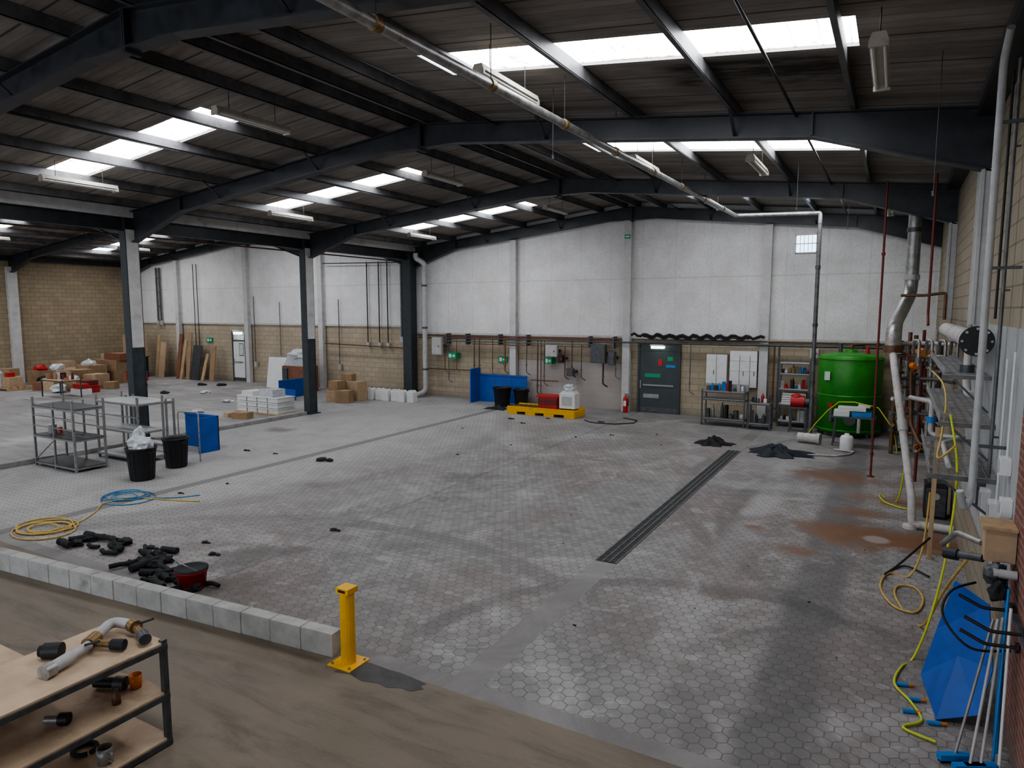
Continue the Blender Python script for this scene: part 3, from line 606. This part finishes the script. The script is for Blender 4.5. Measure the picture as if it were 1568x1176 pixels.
b=rack('steel_work_table',-4.0,-3.3,22.4,22.9,(.2,.85),.9,M_frame,M_alu); b.done()
def clutter(name,x0,x1,y0,y1,z,k,ms,hmax=.3):
    b=B(name)
    for i in range(k):
        w=RN(.07,min(.2,(x1-x0)/k*1.1));h=RN(.08,hmax);x=x0+(x1-x0)*(i+.5)/k;y=RN(y0+.1,y1-.1);m=random.choice(ms)
        if i%2: b.lathe((x,y,z),[(0,0),(w*.5,0),(w*.5,h*.7),(w*.2,h*.85),(w*.2,h),(0,h)],m,14)
        else: b.obox((x,y,z+h/2),(w,w,h),m,(0,0,RN(-.4,.4)))
    b.done(.004)
clutter('bench_tools_and_bottles',-5.4,-4.2,22.55,23.0,1.153,10,[M_wplas,M_frame,M_pale,M_black,M_blue2,M_redp],.35)
clutter('bench_pots',-5.4,-4.2,22.55,23.0,.253,8,[M_wplas,M_frame,M_alu,M_black],.5)
clutter('bench_pots',-3.95,-3.35,22.45,22.85,.853,6,[M_wplas,M_frame,M_redp,M_black],.4)
clutter('bench_pots',-3.95,-3.35,22.45,22.85,.203,5,[M_frame,M_alu,M_black],.5)
b=rack('storage_shelving',-3.25,-2.3,23.4,23.9,(.2,.75,1.25,1.75,2.1),2.15,M_frame,M_pale,.04,.03); b.done()
for z,h in ((.203,.45),(1.253,.4),(1.753,.3)): clutter('shelf_boxes',-3.2,-2.35,23.45,23.85,z,8,[M_wplas,M_card,M_black,M_pale,M_redp,M_blue2],h)
b=B('stacked_white_trays')
for i in range(5): b.box(-3.15+.01*i,-2.4,23.45,23.8,.753+i*.075,.815+i*.075,M_wplas)
b.done(.005)
b=B('red_pump_machine'); b.cyl((-2.75,22.7,.95),(-2.35,22.7,.95),.18,M_redp,18); b.cyl((-2.35,22.7,.95),(-2.22,22.7,.95),.12,M_frame,14); b.blob((-2.6,22.7,1.1),(.16,.13,.1),M_redp,.1,2)
for x in(-2.75,-2.3): 
    for y in (22.5,22.9): b.bar((x,y,0),(x,y,.8),.04,.04,M_frame)
b.box(-2.8,-2.25,22.45,22.95,.75,.8,M_frame); b.done()
b=B('green_storage_tank'); tx,ty,r=-1.15,23.15,.90
b.lathe((tx,ty,0),[(0,.12),(r,.12),(r,2.36),(r*.97,2.42),(r*.5,2.50),(.18,2.52),(.18,2.6),(0,2.6)],M_green,48)
for z in (.16,1.2,2.3): b.lathe((tx,ty,z),[(r,0),(r+.02,.01),(r+.02,.05),(r,.06)],M_green,48)
b.lathe((tx,ty,0),[(0,0),(r*.9,0),(r*.9,.12),(0,.12)],M_frame,40)
for i in range(8):
    a=i*math.pi/4; b.bar((tx+r*.88*math.cos(a),ty+r*.88*math.sin(a),0),(tx+r*.88*math.cos(a),ty+r*.88*math.sin(a),.14),.1,.1,M_frame)
b.bend([(tx-.4,ty-.78,.5),(tx-.4,ty-1.15,.5),(tx-.4,ty-1.15,1.05)],.05,M_gpipe,10); b.cyl((tx-.4,ty-1.15,.95),(tx-.4,ty-1.15,1.05),.09,M_redp,12)
b.cyl((tx+.1,ty-.87,.55),(tx+.1,ty-1.0,.55),.16,M_frame,16); b.box(tx-.65,tx-.5,ty-.82,ty-.7,1.7,1.95,M_wplas)
b.bend([(tx,ty,2.6),(tx,ty,2.72),(tx+.3,ty+.8,2.72)],.05,M_copper,10); b.cyl((tx-.3,ty,2.5),(tx-.3,ty,2.78),.06,M_frame); b.cyl((tx+.45,ty-.2,2.4),(tx+.45,ty-.2,2.7),.05,M_redp)
b.bend([(tx+.35,ty-.82,1.0),(tx+.35,ty-1.05,1.0),(tx+.35,ty-1.05,.2)],.05,M_wpipe,10)
b.done()
b=B('box_stand_with_supplies'); x,y=-.9,21.1
for dx in(-.5,.5):
    for dy in(-.25,.25): b.bar((x+dx,y+dy,0),(x+dx*.9,y+dy,.8),.04,.04,M_frame)
b.box(x-.55,x+.55,y-.3,y+.3,.8,.84,M_frame)
b.box(x-.5,x-.1,y-.25,y+.2,.84,1.0,M_wplas); b.box(x-.05,x+.45,y-.2,y+.2,.84,.98,M_blue2); b.box(x-.4,x+.3,y-.22,y+.15,1.0,1.1,M_wplas); b.box(x+.1,x+.4,y-.15,y+.1,1.1,1.16,M_wplas); b.done(.006)
b=B('white_plastic_drum'); b.lathe((-1.0,20.2,0),[(0,0),(.15,0),(.17,.05),(.17,.36),(.13,.42),(.06,.44),(.06,.48),(0,.48)],M_wplas,22); b.done()
b=B('white_pipe_offcut'); b.cyl((-2.3,20.9,.16),(-1.75,20.8,.16),.13,M_wpipe,18); b.cyl((-1.8,20.81,.16),(-1.7,20.79,.16),.16,M_pale,18); b.done()
b=B('yellow_hose'); b.tube([(-2.2,21.4,.02),(-1.9,21.4,.5),(-1.6,21.4,.9),(-1.3,21.2,1.2),(-.9,20.95,1.25),(-.3,20.8,1.15),(.1,20.6,.6),(.2,20.4,.02)],.015,M_lime,8); b.done()
b=B('boiler_pipework'); 
for (x,y,z0,z1,rr,m) in ((.1,21.8,0,2.9,.06,M_redd),(.35,21.3,0,3.2,.05,M_copper),(.6,20.6,0,2.6,.07,M_gpipe),(.05,20.4,0.,2.2,.05,M_copper),(.88,19.9,0,3.3,.05,M_wpipe),(.75,21.6,0,2.9,.05,M_redd)):
    b.cyl((x,y,z0),(x,y,z1),rr,m,12); 
    for z in (.6,1.5,2.3):
        if z<z1-.2: b.cyl((x,y,z),(x,y,z+.07),rr*1.8,M_frame,12); b.cyl((x,y-.1,z+.2),(x,y-.22,z+.2),.05,M_brass,10)
for z in (.55,1.2,1.9,2.5,2.9): b.bend([(.05,20.5,z),(.5,20.6,z),(.98,19.9,z)],.045,random.choice([M_copper,M_gpipe,M_redd]),10)
b.cyl((.0,21.1,.75),(.85,21.1,.75),.26,M_copper,20); b.cyl((-.05,21.1,.75),(.0,21.1,.75),.31,M_frame,20)
for x in (.15,.65): b.box(x,x+.06,20.9,21.3,0,.5,M_frame)
b.done()
# ------------------------------------------------------------ right-hand wall pipework
b=B('insulated_flue_pipe')
b.bend([(.26,18.6,6.5),(.26,18.6,4.2),(.08,17.6,3.75),(-.01,16.6,3.55),(-.03,15.3,3.45),(-.03,15.1,3.05)],.14,M_galv,18,.35); b.cyl((.26,18.6,4.5),(.26,18.6,4.62),.165,M_pale,18); b.cyl((.26,18.6,5.6),(.26,18.6,5.7),.16,M_frame,18)
b.cyl((-.03,15.1,2.98),(-.03,15.1,3.12),.17,M_copper,18)
b.done()
b=B('white_drain_pipe'); b.bend([(-.02,14.85,2.95),(.02,14.6,2.7),(.40,13.5,.5),(.42,13.45,.09),(1.03,13.4,.09)],.065,M_wpipe,14,.1)
b.cyl((.18,14.14,1.8),(.21,14.05,1.62),.085,M_pale,14); b.cyl((.40,13.47,.0),(.40,13.47,.06),.12,M_wpipe,14); b.done()
b=B('valve_manifold')
for k,(x,y,z0,z1,m,rr) in enumerate(((.10,15.4,1.9,3.2,M_gpipe,.045),(.22,15.5,1.4,3.1,M_galv,.04),(.36,15.7,1.7,3.3,M_copper,.04),(.5,15.9,.3,3.4,M_redd,.03),(.64,15.7,1.2,3.0,M_galv,.045),(.8,15.9,.0,3.2,M_frame,.04))):
    b.cyl((x,y,z0),(x,y,z1),rr,m,12)
    for j in range(3):
        z=z0+(z1-z0)*(.2+.3*j); b.cyl((x,y,z),(x,y,z+.05),rr*1.9,M_frame if j%2 else M_galv,12)
        b.cyl((x,y-rr,z+.12),(x,y-rr-.12,z+.12),.012,M_brass,6); b.tube([(x+.06*math.cos(a*.6),y-rr-.12,z+.12+.06*math.sin(a*.6)) for a in range(11)],.009,random.choice([M_orange,M_redp,M_frame,M_frame]),6)
for z,m in ((3.15,M_wpipe),(2.9,M_galv),(2.45,M_gpipe),(2.05,M_wpipe),(1.75,M_gpipe)): b.bend([(.0,15.3,z),(.45,15.6,z),(.8,15.5,z),(1.0,15.0,z)],.038,m,10)
b.cyl((.42,15.1,3.0),(.5,14.9,3.0),.08,M_orange,14); b.cyl((.3,14.9,2.75),(.36,14.8,2.75),.06,M_orange,14)
for x in (.3,.5,.7,.88): b.bend([(x,14.6,3.0),(x,14.4,3.25),(x+.08,14.2,3.25),(x+.08,14.2,2.8)],.028,M_galv,8); b.cyl((x+.08,14.2,2.85),(x+.08,14.2,2.95),.055,M_gpipe,10)
b.bend([(.3,14.4,2.2),(.6,13.4,2.25),(.6,13.4,1.7),(1.0,13.2,1.7)],.04,M_pale,10); b.cyl((.6,13.4,1.9),(.6,13.4,2.0),.07,M_blue2,12)
b.bend([(.3,15.3,2.6),(.35,15.1,1.6),(.5,14.6,1.3),(1.0,14.4,1.3)],.035,M_copper,10)
b.done()
b=B('insulated_header_pipe'); X=.82; b.cyl((X,15.0,3.44),(X,9.5,3.44),.12,M_wpipe,22); b.cyl((X,9.5,3.44),(X,9.45,3.44),.175,M_black,24)
for k in range(8):
    a=k*math.pi/4; b.cyl((X+.145*math.cos(a),9.46,3.44+.145*math.sin(a)),(X+.145*math.cos(a),9.42,3.44+.145*math.sin(a)),.016,M_galv,6)
for y in (10.5,12.5): b.cyl((X,y,3.44),(X,y+.05,3.44),.13,M_pale,22); b.box(X-.02,XR-.018,y,y+.05,3.28,3.32,M_frame)
b.bend([(X,10.4,3.32),(X,10.4,2.9),(X,10.1,2.75),(.98,10.1,2.75)],.045,M_wpipe,12); b.cyl((X,10.4,3.0),(X,10.4,3.1),.08,M_frame,12); b.done()
b=B('riser_pipe'); b.bend([(.78,8.0,6.4),(.77,8.3,6.2),(.77,8.3,1.85),(.71,8.25,1.75),(.66,8.2,1.95)],.035,M_pale,12,.08); 
for z in (2.4,4.2,5.6): b.box(.76,XR-.018,8.28,8.32,z,z+.03,M_frame)
b.done()
b=B('riser_pipe'); b.cyl((.98,9.0,6.4),(.98,9.0,1.9),.02,M_gpipe,10); b.cyl((.97,9.4,6.4),(.97,9.4,3.7),.014,M_black,10)
for z in (2.4,4.0,5.5): b.box(.97,XR-.018,8.99,9.01,z,z+.02,M_frame)
b.done()
b=B('riser_pipe'); b.bend([(.97,12.4,6.4),(.97,12.4,3.9),(.97,12.4,3.2)],.035,M_pale,10)
for z in (3.6,5.5): b.box(.97,XR-.018,12.39,12.41,z,z+.02,M_frame)
b.done()
b=B('red_fire_main_pipe'); b.bend([(-.33,17.3,6.6),(-.33,17.3,.0)],.024,M_redd,10)
for z in (.5,1.6,3.0,5.0): b.cyl((-.33,17.3,z),(-.33,17.3,z+.06),.04,M_redd,10)
b.cyl((-.33,17.3,0),(-.33,17.3,.02),.08,M_redd,12)
b.done()
b=B('red_fire_main_pipe'); b.bend([(.56,16.5,6.55),(.56,16.5,3.7),(.56,16.1,3.5)],.025,M_redd,10); b.bend([(.05,16.5,4.1),(.5,16.5,4.1),(.85,16.5,4.15),(.85,16.5,3.6)],.03,M_copper,10); b.bend([(.3,16.5,5.3),(.3,16.5,4.6),(.3,16.5,4.2)],.012,M_frame,8); b.done()
b=B('wire_cable_tray')
for (x0,x1,y0,y1,z) in ((.40,1.03,8.7,11.3,2.0),(.5,1.03,9.3,13.3,2.5),(.55,1.03,10.,13.8,3.0)):
    y=y0
    while y<y1: b.bar((x0,y,z),(x1,y,z),.007,.007,M_galv); y+=.08
    x=x0
    while x<x1+.01: b.bar((x,y0,z),(x,y1,z),.007,.007,M_galv); x+=.09
    b.bar((x0,y0,z+.1),(x0,y1,z+.1),.010,.010,M_galv)
    y=y0
    while y<y1: b.bar((x0,y,z),(x0,y,z+.1),.007,.007,M_galv); y+=.16
    b.bar((x0-.02,y0,z-.03),(XR-.018,y0,z-.03),.035,.045,M_gpipe); b.bar((x0,y1,z-.03),(XR-.018,y1,z-.03),.035,.045,M_gpipe)
    b.bar((x0+.1,y0,z-.04),(XR-.03,y0,z-.45),.025,.025,M_frame)
b.bend([(.6,9.0,2.04),(.62,10.5,2.05),(.9,11.2,2.04)],.03,M_pale,8)
b.done()
b=B('timber_prop'); b.box(.60,.66,11.9,11.98,0,2.1,M_wood); b.box(.59,.67,11.89,11.99,0,.03,M_wood); b.box(.6,.9,11.9,11.98,2.05,2.11,M_wood); b.done(.003)
b=B('black_control_cabinet'); b.box(.62,.98,14.3,14.8,.0,.62,M_black); b.box(.64,.96,14.28,14.3,.05,.57,M_frame); b.cyl((.8,14.27,.42),(.8,14.3,.42),.06,M_pale,14); b.box(.66,.94,14.4,14.7,.62,.66,M_frame); b.done(.01)
b=B('socket_box')
for (y,z,w,h) in ((8.45,1.55,.2,.25),(7.95,2.2,.17,.17),(9.2,1.45,.22,.3),(10.6,1.6,.25,.35),(7.7,1.85,.14,.17)): b.box(XR-.11,XR-.016,y,y+w,z,z+h,M_wplas); b.box(XR-.12,XR-.11,y+.03,y+w-.03,z+.03,z+h-.03,M_pale)
b.cyl((XR-.05,8.5,1.75),(XR-.05,8.5,3.3),.012,M_wplas,8); b.cyl((XR-.05,8.02,2.3),(XR-.05,8.02,3.4),.012,M_wplas,8); b.done(.005)
b=B('steel_wall_grille'); 
for k in range(9): b.bar((XR-.04,9.6+k*.1,1.3),(XR-.04,9.6+k*.1,1.9),.012,.012,M_frame)
for z in (1.3,1.6,1.9): b.bar((XR-.04,9.55,z),(XR-.04,10.45,z),.016,.016,M_frame)
b.done()
b=B('pump_control_unit'); d=-.15; b.box(.80,1.035,7.25,7.5,1.7+d,2.0+d,M_card2); b.box(.77,1.035,7.2,7.55,2.0+d,2.03+d,M_wood); b.blob((.88,7.15,1.62+d),(.09,.09,.1),M_frame,.25,2); b.cyl((.8,7.3,1.7+d),(.6,7.45,1.66+d),.035,M_frame,12); b.cyl((.62,7.43,1.66+d),(.52,7.48,1.65+d),.055,M_black,12); b.blob((.9,7.05,1.5+d),(.07,.07,.1),M_rubber,.3,2); b.bend([(.8,7.45,1.8+d),(.62,7.7,1.8+d),(.52,7.9,1.6+d)],.028,M_galv,10); b.cyl((.86,7.1,1.65+d),(1.03,7.1,1.65+d),.04,M_pale,10)
b.cyl((.9,7.3,1.3),(.9,7.3,1.7+d),.03,M_galv,8); b.cyl((.95,7.2,1.3),(.95,7.2,1.7+d),.02,M_blue2,8); b.done(.004)
b=B('tool_hook_rail'); 
for y,z in ((7.05,1.2),(6.75,1.0),(6.5,1.22)): b.bend([(XR-.04,y,z),(.8,y,z-.02),(.62,y+.04,z+.05)],.016,M_black,8); b.cyl((XR-.05,y,z),(XR-.03,y,z),.045,M_black,10)
b.box(XR-.06,XR-.021,6.2,7.2,1.17,1.22,M_frame); b.done()
b=B('blue_plastic_sheet')
V=[(.66,7.95,1.08),(.92,7.65,1.0),(.95,7.35,.5),(.84,7.12,.14),(.52,7.1,.01),(.42,7.95,.01),(.54,8.05,.5),(.70,7.6,.45)]
b.add(V,[(0,1,7,6),(1,2,7),(2,3,7),(3,4,7),(4,5,7),(5,6,7)],M_blue); b.done(.004,thick=.012)
b=B('brooms_and_poles')
for x,y,x2,y2,m,h in ((.90,6.6,.97,7.02,M_blue2,1.4),(.94,6.75,.97,7.1,M_blue2,1.35),(.80,6.45,.94,6.98,M_pale,1.15),(.72,6.4,.9,6.93,M_pale,1.15),(.93,6.5,.97,6.83,M_wplas,1.3),(.62,6.5,.88,7.03,M_alu,1.1),(.94,6.9,.97,7.15,M_blue2,1.45)):
    b.cyl((x,y,0.03),(x2,y2,h),.012,m,10)
for x,y in ((.72,6.4),(.62,6.5),(.80,6.45)): b.obox((x,y,.05),(.26,.06,.05),M_blue2,(0,0,.5)); b.obox((x,y,.02),(.24,.045,.04),M_black,(0,0,.5))
b.done()
def hose(name,P,r,m):
    b=B(name); Q=[]
    P=[Vector(p) for p in P]
    for i in range(len(P)-1):
        p0=P[max(0,i-1)];p1=P[i];p2=P[i+1];p3=P[min(len(P)-1,i+2)]
        for k in range(6):
            t=k/6; Q.append(.5*((2*p1)+(-p0+p2)*t+(2*p0-5*p1+4*p2-p3)*t*t+(-p0+3*p1-3*p2+p3)*t**3))
    Q.append(P[-1]); b.tube(Q,r,m,8); b.done()
hose('yellow_hose',[(.55,11.2,1.2),(.5,11.1,.4),(.35,10.9,.02),(.1,10.9,.02),(.0,10.3,.02),(.15,9.7,.02),(.4,9.6,.02),(.5,10.1,.02),(.4,10.5,.02),(.2,10.4,.02),(.2,9.9,.02),(.45,9.2,.02),(.6,8.2,.9),(.75,7.6,1.5)],.014,M_yhose)
hose('lime_hose',[(.6,9.2,2.6),(.68,8.9,2.0),(.62,8.6,1.2),(.5,8.4,.5),(.36,8.3,.02),(.24,8.0,.02),(.18,7.6,.02),(.32,7.3,.02),(.40,7.0,.02),(.25,6.8,.02),(.5,6.7,.02)],.013,M_lime)
hose('lime_hose',[(.3,15.0,.9),(.2,15.2,.02),(-.1,15.6,.02),(.0,15.0,.02),(.4,14.7,.02),(.5,15.3,.02)],.015,M_lime)
hose('black_hose',[(.5,9.6,1.0),(.2,10.2,.4),(.05,10.8,.03),(.3,11.3,.03),(.6,11.,.03)],.014,M_black)
hose('black_hose',[(.75,7.2,1.35),(.55,7.0,1.3),(.5,6.9,1.1),(.7,6.8,.9),(1.0,6.9,.9)],.011,M_black)
hose('yellow_hose',[(.5,11.8,2.9),(.6,11.0,2.8),(.62,10.4,2.6),(.55,9.6,2.3),(.5,9.1,2.1),(.65,8.9,2.3)],.013,M_yhose)
b=B('blue_air_fittings')
for x,y in ((.2,7.6),(.3,7.35),(.45,7.0),(.25,7.1)): b.cyl((x,y,.02),(x+.1,y+.03,.02),.02,M_blue2,10); b.cyl((x+.1,y+.03,.02),(x+.15,y+.05,.02),.015,M_orange,8)
b.done()
# ------------------------------------------------------------ left aisle contents
def cbox(b,x,y,z,w,d,h,m,r=0): 
    b.obox((x,y,z+h/2),(w,d,h),m,(0,0,r)); b.obox((x,y,z+h+.001),(w*.12,d*.98,.004),M_batten,(0,0,r))
b=B('pallet_of_boxes'); 
for k in range(5): b.box(-37.9,-36.0,15.8+k*.28,15.95+k*.28,.1,.13,M_wood)
for x in (-37.9,-37.,-36.1): b.box(x,x+.1,15.8,17.07,0,.1,M_wood)
cbox(b,-37.4,16.3,.13,.7,.6,.55,M_bag); cbox(b,-36.6,16.3,.13,.7,.6,.5,M_card2); cbox(b,-37.,16.4,.65,.6,.5,.35,M_card,.2); b.blob((-37.5,16.2,.8),(.4,.3,.2),M_bag,.2,2); cbox(b,-36.6,16.2,.63,.3,.3,.2,M_redp); b.done()
b=B('cardboard_box_stack')
for (x,y,z,w,d,h,m,r) in ((-34.6,17.2,0,.8,.7,.6,M_card2,.1),(-33.7,17.6,0,.7,.6,.5,M_card,.3),(-34.8,18.4,0,.9,.8,.9,M_card,0),(-33.9,18.7,0,.8,.8,.7,M_card2,.2),(-34.2,17.3,.6,.7,.5,.4,M_card2,-.2),(-35.9,19.6,0,1.2,.9,1.0,M_card,0),(-36.,20.8,0,2.,.9,1.2,M_card,0),(-35.5,20.8,1.2,1.4,.7,.35,M_mdfred,0),(-36.4,20.8,1.2,.4,.6,.3,M_card2,0),(-37.2,19.4,0,.9,.9,.8,M_card2,.4),(-35.3,16.9,0,.5,.5,.4,M_mdfred,.5),(-33.0,18.9,0,.5,.5,.35,M_card,.6),(-38.4,18.4,0,.9,.8,.7,M_card,.1),(-38.5,19.6,0,.8,.8,1.1,M_card2,0),(-35.8,18.2,0,.6,.6,.5,M_card2,.7)): cbox(b,x,y,z,w,d,h,m,r)
for (x,y,z,a,c,h,m) in ((-34.4,17.2,1.1,.35,.3,.2,M_bag),(-33.6,17.5,.6,.3,.25,.15,M_bag),(-35.9,19.5,1.1,.4,.3,.2,M_bag),(-33.6,16.8,.2,.4,.3,.22,M_bag),(-36.9,18.0,.25,.5,.4,.3,M_rubber),(-38.4,18.4,.8,.4,.3,.2,M_redp)): b.blob((x,y,z),(a,c,h),m,.25,2,True)
b.done(.006)
b=B('red_plastic_crates'); b.box(-32.9,-32.2,17.4,17.9,0,.3,M_redp); b.box(-32.95,-32.15,17.35,17.95,.27,.32,M_redp); b.box(-32.9,-32.3,17.4,17.9,.32,.55,M_redd); b.box(-32.2,-31.4,16.6,17.1,0,.28,M_wplas); b.box(-32.1,-31.5,16.65,17.05,.28,.5,M_redp); b.done(.01)
b=rack('trestle_table',-32.6,-30.9,15.6,16.4,(.78,),.8,M_frame,M_ply); b.done()
clutter('table_paint_pots',-32.5,-31.0,15.65,16.35,.783,9,[M_redp,M_wplas,M_redd,M_card,M_black],.35)
b=B('white_crate_stack'); 
for j in range(3):
    for i in range(4): b.box(-21.4+i*.55,-20.9+i*.55,16.9,17.7,.05+j*.2,.22+j*.2,M_wplas); b.box(-21.42+i*.55,-20.88+i*.55,16.88,17.72,.2+j*.2,.235+j*.2,M_wplas)
b.box(-21.5,-19.2,16.8,17.8,0,.05,M_wood); b.box(-21.2,-20.6,16.95,17.6,.635,.8,M_wplas); b.box(-20.3,-19.6,17.0,17.6,.635,.9,M_bag); b.done(.008)
b=B('cardboard_scrap_pile'); cbox(b,-19.9,15.9,0,.6,.4,.22,M_card,.3); cbox(b,-20.6,16.0,0,.4,.4,.15,M_card2,-.3); b.done()
b=B('cardboard_box_stack')
for (x,y,z,w,d,h,m,r) in ((-20.3,20.9,0,.6,.5,.45,M_card2,.1),(-19.7,20.8,0,.6,.5,.5,M_card,.3),(-20.3,21.0,.45,.5,.5,.4,M_card,0),(-19.9,21.6,0,.9,.6,.8,M_card2,0),(-20.2,21.6,.8,.5,.4,.3,M_card,.2)): cbox(b,x,y,z,w,d,h,m,r)
b.done(.006)
b=B('white_chemical_drums')
for i in range(6):
    x=-19.4+i*.42; y=22.1+.1*(i%2); b.box(x-.17,x+.17,y-.15,y+.15,0,.42,M_wplas); b.prism([(x-.17,.42),(x+.17,.42),(x+.08,.5),(x-.08,.5)],'y',y-.14,y+.14,M_wplas); b.cyl((x+.05,y,.49),(x+.05,y,.54),.035,M_frame,10)
b.done(.02)
b=B('blue_plastic_divider'); b.box(-22.9,-22.87,20.2,21.6,0,.8,M_blue); b.box(-22.9,-21.9,20.2,20.23,0,.45,M_blue); b.box(-22.91,-22.86,20.2,21.6,.76,.8,M_blue2); b.done()
b=B('whiteboard'); b.obox((-26.0,22.9,.78),(1.3,.05,1.5),M_wplas,(-.15,0,.0)); b.obox((-26.0,22.93,.79),(1.38,.03,1.58),M_alu,(-.15,0,.0)); b.done()
b=B('wrapped_brown_machine'); b.box(-25.0,-23.6,22.3,23.2,0,1.2,M_mdfred); b.prism([(-25.,1.2),(-23.6,1.2),(-23.8,1.6),(-24.7,1.7)],'y',22.4,23.1,M_bag); b.blob((-24.2,22.6,1.75),(.6,.4,.25),M_bag,.25,2); b.box(-24.9,-24.6,22.2,22.3,.1,1.1,M_frame); b.done(.01)
b=B('leaning_timber_boards')
for (x,w,h,m,t) in ((-36.6,.25,2.4,M_wood,.12),(-36.2,.5,2.0,M_card2,.15),(-34.6,.3,2.5,M_mdfred,.14),(-34.2,.25,2.2,M_wood,.2),(-33.8,.3,2.6,M_card,.12),(-33.2,.8,1.9,M_frame,.18),(-32.4,.2,1.5,M_wood,.3),(-31.9,.4,1.9,M_card,.12)):
    b.obox((x,23.85-t*h/2,h/2*math.cos(t)+.0),(w,.05,h),m,(-t,0,RN(-.08,.08)))
b.done()
b=B('cardboard_sheets'); b.box(-38.1,-36.9,22.6,23.3,1.2,2.4,M_card2); b.box(-38.1,-36.9,22.6,23.3,.0,1.2,M_black); b.box(-38.15,-36.85,22.55,23.35,1.15,1.2,M_frame); b.done(.01)
b=B('red_parts_trolley'); b.box(-33.4,-32.4,19.9,20.4,.3,.75,M_redp); b.box(-33.45,-32.35,19.85,20.45,.7,.75,M_frame); 
for x in (-33.3,-32.5): b.cyl((x,19.95,.1),(x,20.35,.1),.1,M_black,14); b.bar((x,20.1,.1),(x,20.1,.35),.05,.05,M_frame)
b.done()
b=B('floor_rags'); 
for (x,y) in ((-30.5,22),(-29.5,22.4),(-27.5,20),(-24,18.5),(-22.5,16),(-26,17),(-29,19)): b.blob((x,y,.04),(.25,.2,.08),M_rubber if x<-28 else M_bag,.35,2,True)
b.done()
b=B('aisle_service_pipes')
for x,z0,z1,m,r in ((-37.2,3.2,6.2,M_frame,.05),(-36.9,3.2,6.2,M_frame,.05),(-33.9,1.4,6.3,M_black,.02),(-33.6,1.4,6.3,M_black,.02),(-29.1,1.1,4.5,M_frame,.02),(-27.2,1.1,4.2,M_gpipe,.02),(-23.2,1.2,4.3,M_frame,.02),(-21.4,2.3,6.0,M_black,.025),(-20.7,2.3,6.0,M_black,.025),(-20.2,2.3,6.,M_black,.025),(-19.4,2.6,6.0,M_gpipe,.05)):
    b.cyl((x,YB-.16,z0),(x,YB-.16,z1),r,m,8); b.box(x-.08,x+.08,YB-.2,YB-.1,z0-.25,z0,M_pale)
b.cyl((-24.,YB-.31,6.0),(-19.2,YB-.31,5.9),.025,M_frame,8); b.cyl((-24.,YB-.31,2.2),(-19.2,YB-.31,2.1),.03,M_copper,8)
for z in (3.2,4.0,4.8,5.6): b.box(-37.25,-36.85,YB-.18,YB-.14,z,z+.04,M_frame)
b.done()
for x,y,z0 in ((-5.0,10.2,6.3),(.3,9.6,5.2),(-1.4,22.5,6.2),(-2.0,16,6.0)):
    b=B('suspension_chain'); b.cyl((x,y,rz(x)-.01),(x,y,z0),.006,M_frame,6); b.cyl((x,y,z0),(x,y,z0-.06),.02,M_frame,8); b.done()
# ------------------------------------------------------------ world, camera
w=bpy.data.worlds.new('World'); bpy.context.scene.world=w; w.use_nodes=True
w.node_tree.nodes['Background'].inputs[0].default_value=(.84,.90,1.,1); w.node_tree.nodes['Background'].inputs[1].default_value=2.2
try: bpy.context.scene.view_settings.look='AgX - Medium High Contrast'
except Exception as e: print(e)
f=1464.; p=math.atan(160/f); yaw=math.atan(832/math.hypot(f,160))
cam=bpy.data.cameras.new('camera'); co=bpy.data.objects.new('camera',cam); bpy.context.collection.objects.link(co)
cam.sensor_width=36; cam.lens=f/2212*36; cam.clip_end=200; co.location=(0,0,3.8); co.rotation_euler=(math.pi/2-p,0,yaw)
bpy.context.scene.camera=co
